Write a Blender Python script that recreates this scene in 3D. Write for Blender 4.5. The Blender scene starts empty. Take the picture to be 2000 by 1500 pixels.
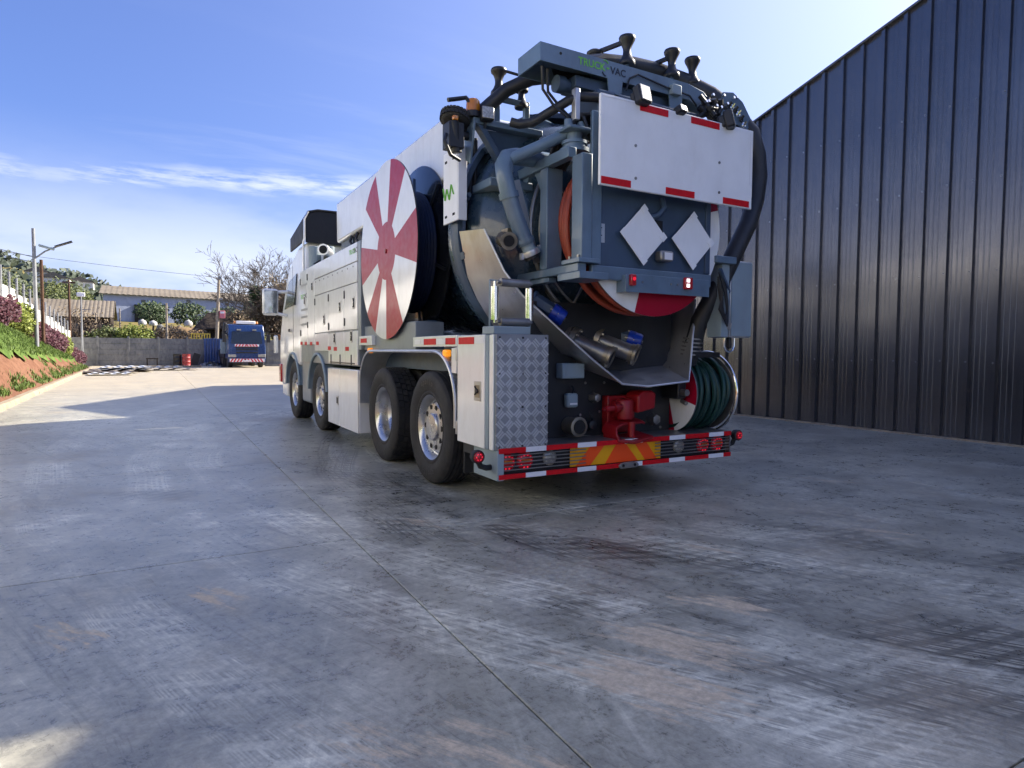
import bpy, math, random
from math import sin, cos, pi, radians as rad, sqrt, atan2, hypot
from mathutils import Vector, Matrix
random.seed(7)
SC = bpy.context.scene
COL = SC.collection

# ------------------------------------------------------------------ camera
cam_d = bpy.data.cameras.new('camera'); cam = bpy.data.objects.new('camera', cam_d); COL.objects.link(cam)
cam_d.sensor_width = 36.0; cam_d.lens = 22.345; cam_d.clip_start = 0.05; cam_d.clip_end = 4000
def cam_basis(yaw, pitch, roll):
    f = Vector((sin(yaw)*cos(pitch), cos(yaw)*cos(pitch), -sin(pitch))); r = Vector((cos(yaw), -sin(yaw), 0)); u = r.cross(f)
    return r*cos(roll)+u*sin(roll), u*cos(roll)-r*sin(roll), f
_r, _u, _f = cam_basis(rad(29.2812), rad(2.8952), rad(0.3658))
cam.matrix_world = Matrix(((_r.x, _u.x, -_f.x, -3.3794), (_r.y, _u.y, -_f.y, -4.0684), (_r.z, _u.z, -_f.z, 1.2099), (0, 0, 0, 1)))
SC.camera = cam

# ------------------------------------------------------------------ light
SUN_AZ, SUN_EL = rad(89.3), rad(32.0)          # clockwise from +Y
sd = Vector((sin(SUN_AZ)*cos(SUN_EL), cos(SUN_AZ)*cos(SUN_EL), sin(SUN_EL)))
sun_d = bpy.data.lights.new('sun', 'SUN'); sun_d.energy = 2.0; sun_d.angle = rad(0.53); sun_d.color = (1.0, 0.91, 0.77)
sun = bpy.data.objects.new('sun', sun_d); COL.objects.link(sun); sun.rotation_euler = sd.to_track_quat('Z', 'Y').to_euler(); sun.location = (30, 0, 40)
W = bpy.data.worlds.new('World'); SC.world = W; W.use_nodes = True
SC.view_settings.view_transform = 'Standard'; SC.view_settings.look = 'None'; SC.view_settings.gamma = 1.0
SC.view_settings.use_curve_mapping = False
SC.view_settings.exposure = 2.6
SC.cycles.use_denoising = True; SC.cycles.denoising_prefilter = 'ACCURATE'
SC.cycles.max_bounces = 5; SC.cycles.diffuse_bounces = 3; SC.cycles.glossy_bounces = 3; SC.render.filter_size = 0.95
SC.cycles.sample_clamp_indirect = 6.0; SC.cycles.use_adaptive_sampling = True; SC.cycles.adaptive_threshold = .015

# ------------------------------------------------------------------ node helpers
class NT:
    def __init__(s, tree): s.t = tree; s.n = tree.nodes; s.l = tree.links
    def new(s, kind, **kw):
        n = s.n.new(kind)
        for k, v in kw.items(): setattr(n, k, v)
        return n
    def put(s, sock, v):
        if v is None: return
        if isinstance(v, bpy.types.NodeSocket): s.l.new(v, sock)
        else:
            if hasattr(sock.default_value, '__len__') and not hasattr(v, '__len__'): v = [v]*len(sock.default_value)
            if hasattr(sock.default_value, '__len__') and len(sock.default_value) == 4 and len(v) == 3: v = (*v, 1)
            sock.default_value = v
    def math(s, op, a, b=None, c=None, clamp=False):
        n = s.new('ShaderNodeMath', operation=op, use_clamp=clamp)
        for i, v in enumerate((a, b, c)): s.put(n.inputs[i], v)
        return n.outputs[0]
    def vmath(s, op, a, b=None, out=0):
        n = s.new('ShaderNodeVectorMath', operation=op); s.put(n.inputs[0], a)
        if b is not None: s.put(n.inputs[3] if op == 'SCALE' else n.inputs[1], b)
        return n.outputs['Value'] if op in ('DOT_PRODUCT', 'LENGTH', 'DISTANCE') else n.outputs[0]
    def mix(s, f, a, b, blend='MIX'):
        n = s.new('ShaderNodeMix', data_type='RGBA', blend_type=blend); n.clamp_factor = True
        s.put(n.inputs[0], f); s.put(n.inputs[6], a); s.put(n.inputs[7], b); return n.outputs[2]
    def noise(s, vec, scale, detail=4, rough=.55, dist=0, dim='3D', w=None):
        n = s.new('ShaderNodeTexNoise', noise_dimensions=dim)
        if dim == '1D': s.put(n.inputs['W'], w)
        else: s.put(n.inputs['Vector'], vec)
        s.put(n.inputs['Scale'], scale); s.put(n.inputs['Detail'], detail); s.put(n.inputs['Roughness'], rough); s.put(n.inputs['Distortion'], dist)
        return n.outputs['Fac']
    def ramp(s, f, lo, hi, a=0.0, b=1.0, smooth=True):
        n = s.new('ShaderNodeMapRange', interpolation_type='SMOOTHSTEP' if smooth else 'LINEAR'); n.clamp = True
        s.put(n.inputs[0], f); s.put(n.inputs[1], lo); s.put(n.inputs[2], hi); s.put(n.inputs[3], a); s.put(n.inputs[4], b); return n.outputs[0]
    def mapping(s, vec, scale=(1, 1, 1), rot=(0, 0, 0), loc=(0, 0, 0), tex=False):
        n = s.new('ShaderNodeMapping')
        if tex: n.vector_type = 'TEXTURE'; scale = tuple(1/k for k in scale)
        s.put(n.inputs['Vector'], vec); n.inputs['Scale'].default_value = scale; n.inputs['Rotation'].default_value = rot; n.inputs['Location'].default_value = loc
        return n.outputs[0]

def build_world():
    t = NT(W.node_tree); t.n.clear()
    out = t.new('ShaderNodeOutputWorld'); bg = t.new('ShaderNodeBackground')
    sky = t.new('ShaderNodeTexSky', sky_type='NISHITA'); sky.sun_disc = False
    sky.sun_elevation = SUN_EL; sky.sun_rotation = SUN_AZ; sky.air_density = 1.15; sky.dust_density = 0.7; sky.ozone_density = 2.6; sky.altitude = 200
    tc = t.new('ShaderNodeTexCoord'); d = tc.outputs['Generated']
    sep = t.new('ShaderNodeSeparateXYZ'); t.l.new(d, sep.inputs[0])
    zz = t.math('ADD', t.math('MAXIMUM', sep.outputs[2], 0.0), 0.09)
    comb = t.new('ShaderNodeCombineXYZ')
    t.put(comb.inputs[0], t.math('DIVIDE', sep.outputs[0], zz)); t.put(comb.inputs[1], t.math('DIVIDE', sep.outputs[1], zz))
    p = comb.outputs[0]
    warp = t.noise(p, 0.5, 3); pw = t.vmath('ADD', p, t.vmath('SCALE', (0.8, 0.5, 0), warp))
    # thin cirrus, long fibres running roughly along x
    fib = t.noise(t.mapping(pw, (0.22, 0.95, 1), (0, 0, rad(-14))), 1.25, 7, .62)
    big = t.noise(t.mapping(p, (0.5, 0.5, 1), loc=(3.1, 1.7, 0)), 0.55, 3)
    cir = t.math('MULTIPLY', t.ramp(fib, .46, .80), t.ramp(big, .45, .72))
    # one long fibrous streak of cloud across the sky
    n = Vector(STREAK_N)
    dist = t.vmath('DOT_PRODUCT', d, tuple(n))
    wob = t.math('MULTIPLY', t.math('SUBTRACT', t.noise(d, 5.0, 3), .5), .05)
    dd = t.math('ABSOLUTE', t.math('ADD', dist, wob))
    tex = t.noise(t.mapping(d, (9, 9, 60)), 1.6, 6, .6)
    st = t.math('MULTIPLY', t.ramp(dd, 0.0, .026, 1, 0), t.ramp(tex, .30, .62))
    st = t.math('MULTIPLY', st, t.ramp(t.noise(d, 3.2, 2), .25, .46))
    haze = t.math('MULTIPLY', t.ramp(sep.outputs[2], 0.02, .30, 1, 0), t.ramp(t.noise(t.mapping(d, (3, 3, 9)), 1.0, 5), .22, .62))
    m = t.math('MAXIMUM', t.math('MULTIPLY', cir, .5), t.math('MULTIPLY', st, .62))
    m = t.math('MAXIMUM', m, t.math('MULTIPLY', haze, .95), clamp=True)
    # slightly deeper blue than the model gives
    tint = t.mix(1.0, sky.outputs[0], (.128, .152, .262), 'MULTIPLY')
    ang = t.math('ARCCOSINE', t.vmath('DOT_PRODUCT', d, tuple(sd)))
    aur = t.math('MULTIPLY', t.math('POWER', 2.71828, t.math('DIVIDE', ang, -.30)), AUREOLE)
    av = t.mix(1.0, (1.0, .99, .96), aur, 'MULTIPLY'); tint = t.mix(1.0, tint, av, 'ADD')
    sun_dot = t.vmath('DOT_PRODUCT', d, tuple(sd))
    cl = t.mix(t.ramp(sun_dot, -.6, 1.0), (1.15, 1.19, 1.34), (1.35, 1.42, 1.55))
    tint = t.vmath('DIVIDE', t.vmath('SCALE', tint, 1.10), t.vmath('ADD', t.vmath('MULTIPLY', tint, (.42, .36, .22)), (1, 1, 1)))
    c = t.mix(m, tint, cl)
    t.l.new(c, bg.inputs[0]); bg.inputs[1].default_value = SKY_STRENGTH
    t.l.new(bg.outputs[0], out.inputs[0])
SKY_STRENGTH = 0.15; AUREOLE = 4.6
STREAK_N = (.07032, .22679, -.9714)        # plane of one long cirrus band
build_world()

# ------------------------------------------------------------------ materials
def S(r, g, b):
    f = lambda c: (c/255/12.92) if c <= 10 else ((c/255+.055)/1.055)**2.4
    return (f(r), f(g), f(b))
MATS = {}
def new_mat(name):
    m = bpy.data.materials.new(name); m.use_nodes = True; t = NT(m.node_tree); t.n.clear()
    o = t.new('ShaderNodeOutputMaterial'); b = t.new('ShaderNodeBsdfPrincipled'); t.l.new(b.outputs[0], o.inputs[0]); MATS[name] = m
    return m, t, b
def pm(name, col, rough=.5, metal=0.0, coat=0.0, var=.10, scale=3.0, bump=0.0, bscale=80.0, dirt=0.0, dirtcol=(.16, .12, .08), rvar=.12, emit=None, es=1.0, spec=None):
    m, t, b = new_mat(name)
    tc = t.new('ShaderNodeTexCoord').outputs['Object']
    n1 = t.noise(tc, scale, 6, .6)
    lo = tuple(c*(1-var) for c in col); hi = tuple(min(1, c*(1+var)) for c in col)
    c = t.mix(t.ramp(n1, .3, .7), lo, hi)
    if dirt:
        n2 = t.noise(t.mapping(tc, (1, 1, .35)), scale*2.3, 8, .68)
        c = t.mix(t.math('MULTIPLY', t.ramp(n2, .42, .75), dirt), c, dirtcol)
    t.put(b.inputs['Base Color'], c)
    n3 = t.noise(tc, scale*4, 4, .6)
    t.put(b.inputs['Roughness'], t.ramp(n3, .25, .75, max(.02, rough-rvar*.5), min(1, rough+rvar), False))
    b.inputs['Metallic'].default_value = metal
    if coat: b.inputs['Coat Weight'].default_value = coat; b.inputs['Coat Roughness'].default_value = .06
    if spec is not None: b.inputs['Specular IOR Level'].default_value = spec
    if bump:
        bn = t.new('ShaderNodeBump'); bn.inputs['Strength'].default_value = bump; bn.inputs['Distance'].default_value = .01
        t.put(bn.inputs['Height'], t.noise(tc, bscale, 4, .6)); t.l.new(bn.outputs[0], b.inputs['Normal'])
    if emit: m.cycles.emission_sampling = 'NONE'; b.inputs['Emission Color'].default_value = (*emit, 1); b.inputs['Emission Strength'].default_value = es
    return m
WHITE = pm('white_paint', (.90, .90, .875), .18, coat=.6, var=.03, dirt=.24, dirtcol=(.60, .55, .47), rvar=.08)
WHITEM = pm('white_matt', (.88, .89, .90), .38, var=.03, dirt=.12, dirtcol=(.45, .42, .38))
SLATE = pm('slate_paint', S(98, 119, 138), .34, coat=.25, var=.12, dirt=.22, dirtcol=S(60, 66, 70))
SLATED = pm('slate_dark', S(62, 80, 102), .42, var=.15, dirt=.25, dirtcol=S(45, 48, 50))
TANKM = pm('tank_paint', S(52, 72, 90), .25, coat=.5, var=.12, dirt=.2, dirtcol=S(50, 52, 50))
BLACK = pm('black_paint', (.014, .015, .018), .42, var=.3, dirt=.25, dirtcol=(.05, .045, .04))
BLACKG = pm('black_gloss', (.010, .011, .014), .16, coat=.4, var=.3, dirt=.2, dirtcol=(.05, .05, .05))
RUBBER = pm('rubber', (.022, .022, .023), .72, var=.3, scale=7, bump=.25, bscale=90, dirt=.35, dirtcol=(.075, .068, .06))
RUBBERL = pm('rubber_letter', (.010, .010, .010), .35, var=.2)
HOSEB = pm('hose_black', (.02, .021, .024), .4, var=.3, dirt=.2, dirtcol=(.07, .065, .06), bump=.2, bscale=140)
CHROME = pm('chrome', (.78, .78, .78), .14, 1.0, var=.06, dirt=.12, dirtcol=(.3, .28, .25), rvar=.14)
ALU = pm('aluminium', (.62, .63, .65), .40, .8, var=.10, dirt=.18, dirtcol=(.25, .24, .22))
STAIN = pm('stainless', (.54, .53, .52), .34, .8, var=.16, scale=2, dirt=.3, dirtcol=(.24, .20, .16), rvar=.2)
STEELD = pm('steel_dull', (.30, .29, .28), .40, .8, var=.2, dirt=.4, dirtcol=(.12, .10, .08))
BRASS = pm('brass_coupling', (.30, .26, .20), .40, .75, var=.25, dirt=.4, dirtcol=(.09, .08, .06))
REDP = pm('red_paint', S(168, 6, 44), .34, coat=.10, spec=.35, var=.06, dirt=.06, dirtcol=S(120, 20, 30))
REDT = pm('red_coupling', S(150, 18, 26), .38, var=.14, dirt=.3, dirtcol=S(60, 20, 20))
REDR = pm('red_reflector', S(205, 18, 30), .45, spec=.25, var=.08, scale=30)
WHITER = pm('white_reflector', (.80, .80, .82), .3, coat=.3, var=.05)
ORANGER = pm('orange_reflector', S(255, 84, 20), .35, var=.05)
YELLOWR = pm('yellow_reflector', S(240, 172, 10), .35, var=.06)
ORANGEH = pm('orange_hose', S(150, 62, 40), .5, var=.14, dirt=.3, dirtcol=S(90, 48, 34))
GREENH = pm('green_hose', S(24, 62, 56), .42, var=.2, dirt=.25, dirtcol=S(40, 52, 48))
BLUEC = pm('blue_cap', S(20, 58, 170), .34, coat=.3, var=.1, dirt=.15, dirtcol=S(30, 40, 70))
BLUEDK = pm('blue_hose', S(22, 34, 62), .5, var=.2)
GREYP = pm('grey_panel', S(128, 136, 142), .36, coat=.2, var=.06, dirt=.15, dirtcol=S(90, 88, 84))
GREYL = pm('grey_plastic', S(140, 156, 164), .5, var=.06, dirt=.15, dirtcol=S(90, 92, 90))
LAMPG = pm('lamp_glass', S(170, 168, 160), .2, .3, coat=.6, var=.3, scale=60)
AMBER = pm('amber_lens', S(196, 120, 20), .16, coat=.8, var=.2)
AMBERL = pm('amber_lit', S(255, 140, 20), .2, emit=(1.0, .35, .03), es=.12)
REDL = pm('red_lamp', S(150, 16, 26), .2, coat=.6, var=.2, scale=50, emit=(.9, .02, .06), es=.006)
REDLIT = pm('red_lamp_lit', S(255, 40, 60), .3, emit=(1.0, .015, .04), es=.10)
WLIT = pm('white_lamp_lit', (.9, .9, .95), .3, emit=(1, .95, 1), es=.4)
GLASS = pm('window_glass', (.012, .016, .022), .05, coat=.5, var=.1)
MIRROR = pm('mirror_glass', (.55, .58, .6), .03, 1.0, var=.02)
GREENT = pm('green_print', S(110, 190, 70), .5, var=.04)
DARKT = pm('navy_print', S(16, 26, 48), .5, var=.04)
GREYT = pm('grey_print', S(150, 150, 148), .5, var=.04)
PAPER = pm('sticker', S(170, 178, 186), .5, var=.06, scale=60)
GAP = pm('dark_gap', (.012, .012, .013), .8, var=.1)  # near-black; paints the shade inside bores, holes and recesses
DEFLB = pm('deflector_black', (.009, .009, .011), .6, var=.3, scale=2, bump=.6, bscale=5)

# ------------------------------------------------------------------ mesh builder
class MB:
    def __init__(s): s.v = []; s.f = []; s.m = []
    def add(s, vs, fs, mi=0):
        o = len(s.v); s.v.extend(tuple(v) for v in vs)
        for f in fs: s.f.append(tuple(i+o for i in f)); s.m.append(mi)
        return s
    def box(s, x0, x1, y0, y1, z0, z1, mi=0):
        v = [(x, y, z) for z in (z0, z1) for y in (y0, y1) for x in (x0, x1)]
        return s.add(v, [(0, 2, 3, 1), (4, 5, 7, 6), (0, 1, 5, 4), (2, 6, 7, 3), (0, 4, 6, 2), (1, 3, 7, 5)], mi)
    def obox(s, c, size, rot=None, mi=0):
        a, b, d = (q/2 for q in size); c = Vector(c); R = rot or Matrix.Identity(3)
        v = [c+R @ Vector((x, y, z)) for z in (-d, d) for y in (-b, b) for x in (-a, a)]
        return s.add(v, [(0, 2, 3, 1), (4, 5, 7, 6), (0, 1, 5, 4), (2, 6, 7, 3), (0, 4, 6, 2), (1, 3, 7, 5)], mi)
    def bar(s, p0, p1, w, h, up=(0, 0, 1), mi=0):
        p0, p1 = Vector(p0), Vector(p1); d = (p1-p0); L = d.length; d.normalize(); u = Vector(up)
        if abs(d.dot(u)) > .97: u = Vector((1, 0, 0))
        x = d.cross(u).normalized(); u2 = x.cross(d)
        R = Matrix((x, d, u2)).transposed()
        return s.obox((p0+p1)/2, (w, L, h), R, mi)
    def prism(s, pts, axis, a, b, mi=0):
        def P(p, q): return {'x': (q, p[0], p[1]), 'y': (p[0], q, p[1]), 'z': (p[0], p[1], q)}[axis]
        n = len(pts); v = [P(p, a) for p in pts]+[P(p, b) for p in pts]
        f = [tuple(range(n)), tuple(range(2*n-1, n-1, -1))]+[(i, i+n, (i+1) % n+n, (i+1) % n) for i in range(n)]
        return s.add(v, f, mi)
    def tube(s, path, r, n=10, closed=False, cap=True, mi=0):
        P = [Vector(p) for p in path]; k = len(P); rs = r if hasattr(r, '__len__') else [r]*k
        T = []
        for i in range(k):
            if closed: d = P[(i+1) % k]-P[i-1]
            else: d = P[min(i+1, k-1)]-P[max(i-1, 0)]
            T.append(d.normalized() if d.length > 1e-9 else Vector((0, 0, 1)))
        u = Vector((0, 0, 1)) if abs(T[0].z) < .9 else Vector((1, 0, 0))
        u = (u-T[0]*u.dot(T[0])).normalized(); vs = []
        for i in range(k):
            u = (u-T[i]*u.dot(T[i])); u = u.normalized() if u.length > 1e-6 else T[i].orthogonal().normalized()
            w = T[i].cross(u)
            for j in range(n): a = 2*pi*j/n; vs.append(P[i]+(u*cos(a)+w*sin(a))*rs[i])
        fs = []
        for i in range(k if closed else k-1):
            i2 = (i+1) % k
            for j in range(n): j2 = (j+1) % n; fs.append((i*n+j, i*n+j2, i2*n+j2, i2*n+j))
        if cap and not closed: fs.append(tuple(range(n-1, -1, -1))); fs.append(tuple((k-1)*n+j for j in range(n)))
        return s.add(vs, fs, mi)
    def cyl(s, p0, p1, r, n=20, r1=None, mi=0): return s.tube([p0, p1], [r, r if r1 is None else r1], n, mi=mi)
    def lathe(s, prof, org, axis, n=32, mi=0, a0=0, a1=2*pi, cap=False):
        """prof: (radius, distance along axis)"""
        ax = Vector(axis).normalized(); o = Vector(org)
        u = Vector((0, 0, 1)) if abs(ax.z) < .9 else Vector((0, 1, 0)); u = (u-ax*u.dot(ax)).normalized(); w = ax.cross(u)
        full = abs(a1-a0-2*pi) < 1e-6; m = n if full else n+1; vs = []
        for r, h in prof:
            for j in range(m): a = a0+(a1-a0)*j/n; vs.append(o+ax*h+(u*cos(a)+w*sin(a))*r)
        fs = []; k = len(prof)
        for i in range(k-1):
            for j in range(n): j2 = (j+1) % m; fs.append((i*m+j, i*m+j2, (i+1)*m+j2, (i+1)*m+j))
        if cap: fs.append(tuple(range(m-1, -1, -1))); fs.append(tuple((k-1)*m+j for j in range(m)))
        return s.add(vs, fs, mi)
    def sheet(s, A, B, th=.008, mi=0):
        """ribbon between point rows A and B, given a thickness"""
        n = len(A); A = [Vector(p) for p in A]; B = [Vector(p) for p in B]; N = []
        for i in range(n):
            t = A[min(i+1, n-1)]-A[max(i-1, 0)]; N.append(t.cross(B[i]-A[i]).normalized()*th)
        v = A+B+[A[i]+N[i] for i in range(n)]+[B[i]+N[i] for i in range(n)]; f = []
        for i in range(n-1):
            f += [(i, i+1, n+i+1, n+i), (2*n+i, 3*n+i, 3*n+i+1, 2*n+i+1), (i, 2*n+i, 2*n+i+1, i+1), (n+i, n+i+1, 3*n+i+1, 3*n+i)]
        f += [(0, n, 3*n, 2*n), (n-1, 3*n-1, 4*n-1, 2*n-1)]
        return s.add(v, f, mi)
    def mesh(s, name, mats, smooth=40):
        me = bpy.data.meshes.new(name); me.from_pydata(s.v, [], s.f)
        for m in (mats if isinstance(mats, (list, tuple)) else [mats]): me.materials.append(m)
        me.polygons.foreach_set('material_index', s.m)
        if smooth:
            me.polygons.foreach_set('use_smooth', [True]*len(s.f)); me.set_sharp_from_angle(angle=rad(smooth))
        me.update(); return me
    def build(s, name, mats, parent=None, label=None, bevel=0.0, smooth=40, loc=None, fix=False):
        me = s.mesh(name, mats, smooth)
        if fix:
            import bmesh
            b = bmesh.new(); b.from_mesh(me); bmesh.ops.recalc_face_normals(b, faces=b.faces); b.to_mesh(me); b.free()
        return link(name, me, parent, label, bevel, loc)
def link(name, me, parent=None, label=None, bevel=0.0, loc=None):
    o = bpy.data.objects.new(name, me); COL.objects.link(o)
    if parent is not None:
        o.parent = parent
        q = parent; off = Vector((0, 0, 0))
        while q is not None: off += Vector(q.location) if q.type == 'EMPTY' else Vector((0, 0, 0)); q = q.parent
        if loc is None: o.location = (0, 0, 0); o.matrix_parent_inverse = Matrix.Translation(-off) if parent.type == 'EMPTY' else Matrix.Identity(4)
        else:
            o.location = loc
            if parent.type == 'EMPTY': o.matrix_parent_inverse = Matrix.Translation(-off)
    elif loc is not None: o.location = loc
    if label: o['label'] = label
    if bevel:
        m = o.modifiers.new('bevel', 'BEVEL'); m.width = bevel; m.segments = 2; m.limit_method = 'ANGLE'; m.angle_limit = rad(40); m.harden_normals = False
    return o
def thing(name, label, cat, loc=(0, 0, 0), group=None):
    o = bpy.data.objects.new(name, None); COL.objects.link(o); o.location = loc; o.empty_display_size = .2
    return tag(o, label, cat, group)
def tag(o, label=None, cat=None, group=None, kind=None):
    if label: o['label'] = label
    if cat: o['category'] = cat
    if group: o['group'] = group
    if kind: o['kind'] = kind
    return o
def one(mb, name, mats, label, cat, group=None, loc=None, bevel=0.0, smooth=40):
    return tag(mb.build(name, mats, None, None, bevel, smooth, loc), label, cat, group)
_fonts = {}
def text_geo(txt, size, bold=False):
    """flat glyph polygons of a word, as (verts, faces) in the xy plane, left aligned"""
    c = bpy.data.curves.new('t', 'FONT'); c.body = txt; c.size = size; c.fill_mode = 'FRONT'; c.resolution_u = 3
    if bold: c.offset = size*.022
    o = bpy.data.objects.new('t', c); me = o.to_mesh(); vs = [tuple(v.co) for v in me.vertices]; fs = [tuple(p.vertices) for p in me.polygons]
    o.to_mesh_clear(); bpy.data.objects.remove(o); bpy.data.curves.remove(c); return vs, fs
def text(mb, txt, size, org, right, up, mi=0, bold=True, proud=0.0):
    vs, fs = text_geo(txt, size, bold); o = Vector(org); r = Vector(right); u = Vector(up); n = r.cross(u)
    mb.add([o+r*v[0]+u*v[1]+n*proud for v in vs], fs, mi); return max([v[0] for v in vs] or [0])
# ================================================================== THE SETTING
def concrete_mat():
    m, t, b = new_mat('yard_concrete')
    g = t.new('ShaderNodeNewGeometry').outputs['Position']
    sep = t.new('ShaderNodeSeparateXYZ'); t.l.new(g, sep.inputs[0])
    off = lambda x, y: t.mapping(g, (1, 1, 1), (0, 0, 0), (x, y, 0))
    big = t.noise(g, .45, 4, .6); mid = t.noise(g, 1.9, 6, .66, .4); fine = t.noise(g, 24, 6, .75); mot = t.noise(off(2, 9), 6.5, 8, .78, .6)
    def mul(*f):
        r = f[0]
        for k in f[1:]: r = t.math('MULTIPLY', r, k)
        return r
    L = mul(t.ramp(big, .3, .7, .84, 1.14), t.ramp(mid, .3, .7, .82, 1.18), t.ramp(mot, .33, .67, .80, 1.18), t.ramp(fine, .3, .7, .78, 1.20))
    def streak(ang, sc, lo, hi, seed, ln=.05):
        v = t.mapping(g, (sc, sc*ln, 1), (0, 0, rad(ang)), (seed, seed*.7, 0), True); return t.ramp(t.noise(v, 1.0, 5, .72, .3), lo, hi)
    m1 = t.ramp(t.noise(off(11, 3), .5, 3), .42, .60); m2 = t.ramp(t.noise(off(-7, 21), .45, 3), .42, .60)
    s1 = mul(streak(20, 12, .50, .68, 4.0), m1); s2 = mul(streak(-18, 14, .52, .70, 9.0), m2); f1 = mul(streak(26, 60, .53, .68, 2.0, .08), t.ramp(mid, .4, .6)); f2 = mul(streak(14, 55, .54, .68, 6.0, .09), t.ramp(mid, .62, .42))
    lin = lambda k, amt: t.math('ADD', 1.0, t.math('MULTIPLY', k, amt))
    L = mul(L, lin(s1, -.36), lin(s2, .24), lin(f1, .32), lin(f2, -.30))
    jit = t.math('MULTIPLY', t.noise(g, .6, 2), .25); brA = t.ramp(t.noise(off(3, -3), .9, 4, .65), .40, .58); brB = t.ramp(t.noise(off(-13, 8), .9, 4, .65), .40, .58)
    # tyre sweeps: arcs about turning centres, a block tread broken along the arc
    def sweep(i, cx, cy, r0, w, ct=46.0):
        dx = t.math('SUBTRACT', sep.outputs[0], cx); dy = t.math('SUBTRACT', sep.outputs[1], cy)
        rr = t.math('ADD', t.math('SQRT', t.math('ADD', t.math('MULTIPLY', dx, dx), t.math('MULTIPLY', dy, dy))), jit)
        band = t.ramp(t.math('ABSOLUTE', t.math('SUBTRACT', rr, r0)), w*.7, w, 1, 0)
        line = t.ramp(t.noise(None, 1, 2, .7, dim='1D', w=t.math('MULTIPLY', rr, 42.0)), .44, .58)
        tread = t.ramp(t.math('SINE', t.math('ADD', t.math('MULTIPLY', t.math('ARCTAN2', dy, dx), r0*ct), t.math('MULTIPLY', rr, 40))), -.1, .5)
        return mul(band, t.math('MAXIMUM', line, t.math('MULTIPLY', tread, .75)), brA if i % 2 else brB)
    for i, a in enumerate(((5.88, .83, 7.32, .28, -.72), (5.88, .83, 7.95, .24, -.6), (5.88, .83, 6.70, .26, .7), (6.45, 3.22, 10.08, .22, .65), (6.45, 3.22, 9.5, .2, .55), (14.27, 4.89, 18.78, .2, .55),
              (4.75, 2.35, 6.59, .22, -.55), (4.75, 2.35, 5.95, .24, .55), (-6.47, -5.73, 8.32, .3, -.55), (-6.47, -5.73, 7.6, .22, .45))):
        L = mul(L, lin(sweep(i, *a[:4]), a[4]))
    L = mul(L, lin(t.ramp(t.noise(off(17, -4), 3.1, 3, .6), .68, .76), -.3))          # oil drips and old stains
    c = t.mix(1.0, (.372, .358, .288), L, 'MULTIPLY')
    dust_tan = None
    ell = t.mapping(g, (2.1, 1, 0.001), (0, 0, rad(32)), (0, 0, 0), True); co, si = cos(rad(32)), sin(rad(32))
    for (x, y, r, s) in ((-1.83, -2.34, .48, 1.0), (-1.50, -2.16, .44, .95), (-3.72, -.86, .30, .62), (-3.14, -.70, .30, .6), (-1.74, .11, .34, .55), (-1.02, -1.93, .36, .66), (-2.50, -2.42, .40, .58),
                         (-2.85, -2.15, .36, .52), (.9, -1.58, .4, .5), (-.4, -1.3, .4, .45), (2.2, -.3, .6, .45)):
        dd = t.math('ADD', t.vmath('DISTANCE', ell, ((co*x+si*y)*2.1, co*y-si*x, 0)), t.math('MULTIPLY', t.math('SUBTRACT', mot, .5), .3))
        k = t.math('MULTIPLY', t.ramp(dd, 0, r*1.3, 1, 0), s); dust_tan = k if dust_tan is None else t.math('MAXIMUM', dust_tan, k)
    gen = t.math('MULTIPLY', t.ramp(t.noise(off(31, 5), .8, 5), .52, .70), .40)
    dn = t.noise(t.mapping(g, (17, 3.0, 1), (0, 0, rad(32)), (0, 0, 0), True), 1.0, 6, .78)
    spot = t.ramp(t.math('ADD', dust_tan, t.math('MULTIPLY', t.math('SUBTRACT', dn, .5), 3.4)), .36, .80); spot = mul(spot, t.ramp(dust_tan, .08, .3))
    dust_tan = t.math('MAXIMUM', t.math('MULTIPLY', spot, .9), mul(gen, t.ramp(dn, .30, .58)))
    far = t.ramp(sep.outputs[1], 8, 24)                       # tan painted on the sunlit far yard for its warmth, joined with dust
    dust_tan = t.math('MAXIMUM', dust_tan, mul(far, t.ramp(mid, .25, .6, .35, .75)))
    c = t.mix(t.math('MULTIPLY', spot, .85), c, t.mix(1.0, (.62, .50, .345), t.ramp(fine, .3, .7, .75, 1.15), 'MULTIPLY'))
    c = t.mix(t.math('MULTIPLY', dust_tan, t.math('SUBTRACT', .85, spot), clamp=True), c, t.mix(1.0, (.47, .38, .255), t.ramp(fine, .3, .7, .8, 1.15), 'MULTIPLY'))
    t.put(b.inputs['Base Color'], c)
    rg = t.math('ADD', t.ramp(mot, .3, .7, .19, .35, False), t.math('ADD', t.math('MULTIPLY', t.ramp(fine, .3, .7), .10), t.math('MULTIPLY', dust_tan, .4)), clamp=True)
    t.put(b.inputs['Roughness'], rg); b.inputs['Specular IOR Level'].default_value = .65
    bn = t.new('ShaderNodeBump'); bn.inputs['Strength'].default_value = .22; bn.inputs['Distance'].default_value = .004
    t.put(bn.inputs['Height'], t.math('ADD', fine, mot)); t.l.new(bn.outputs[0], b.inputs['Normal'])
    return m
CONC = concrete_mat()
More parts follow.
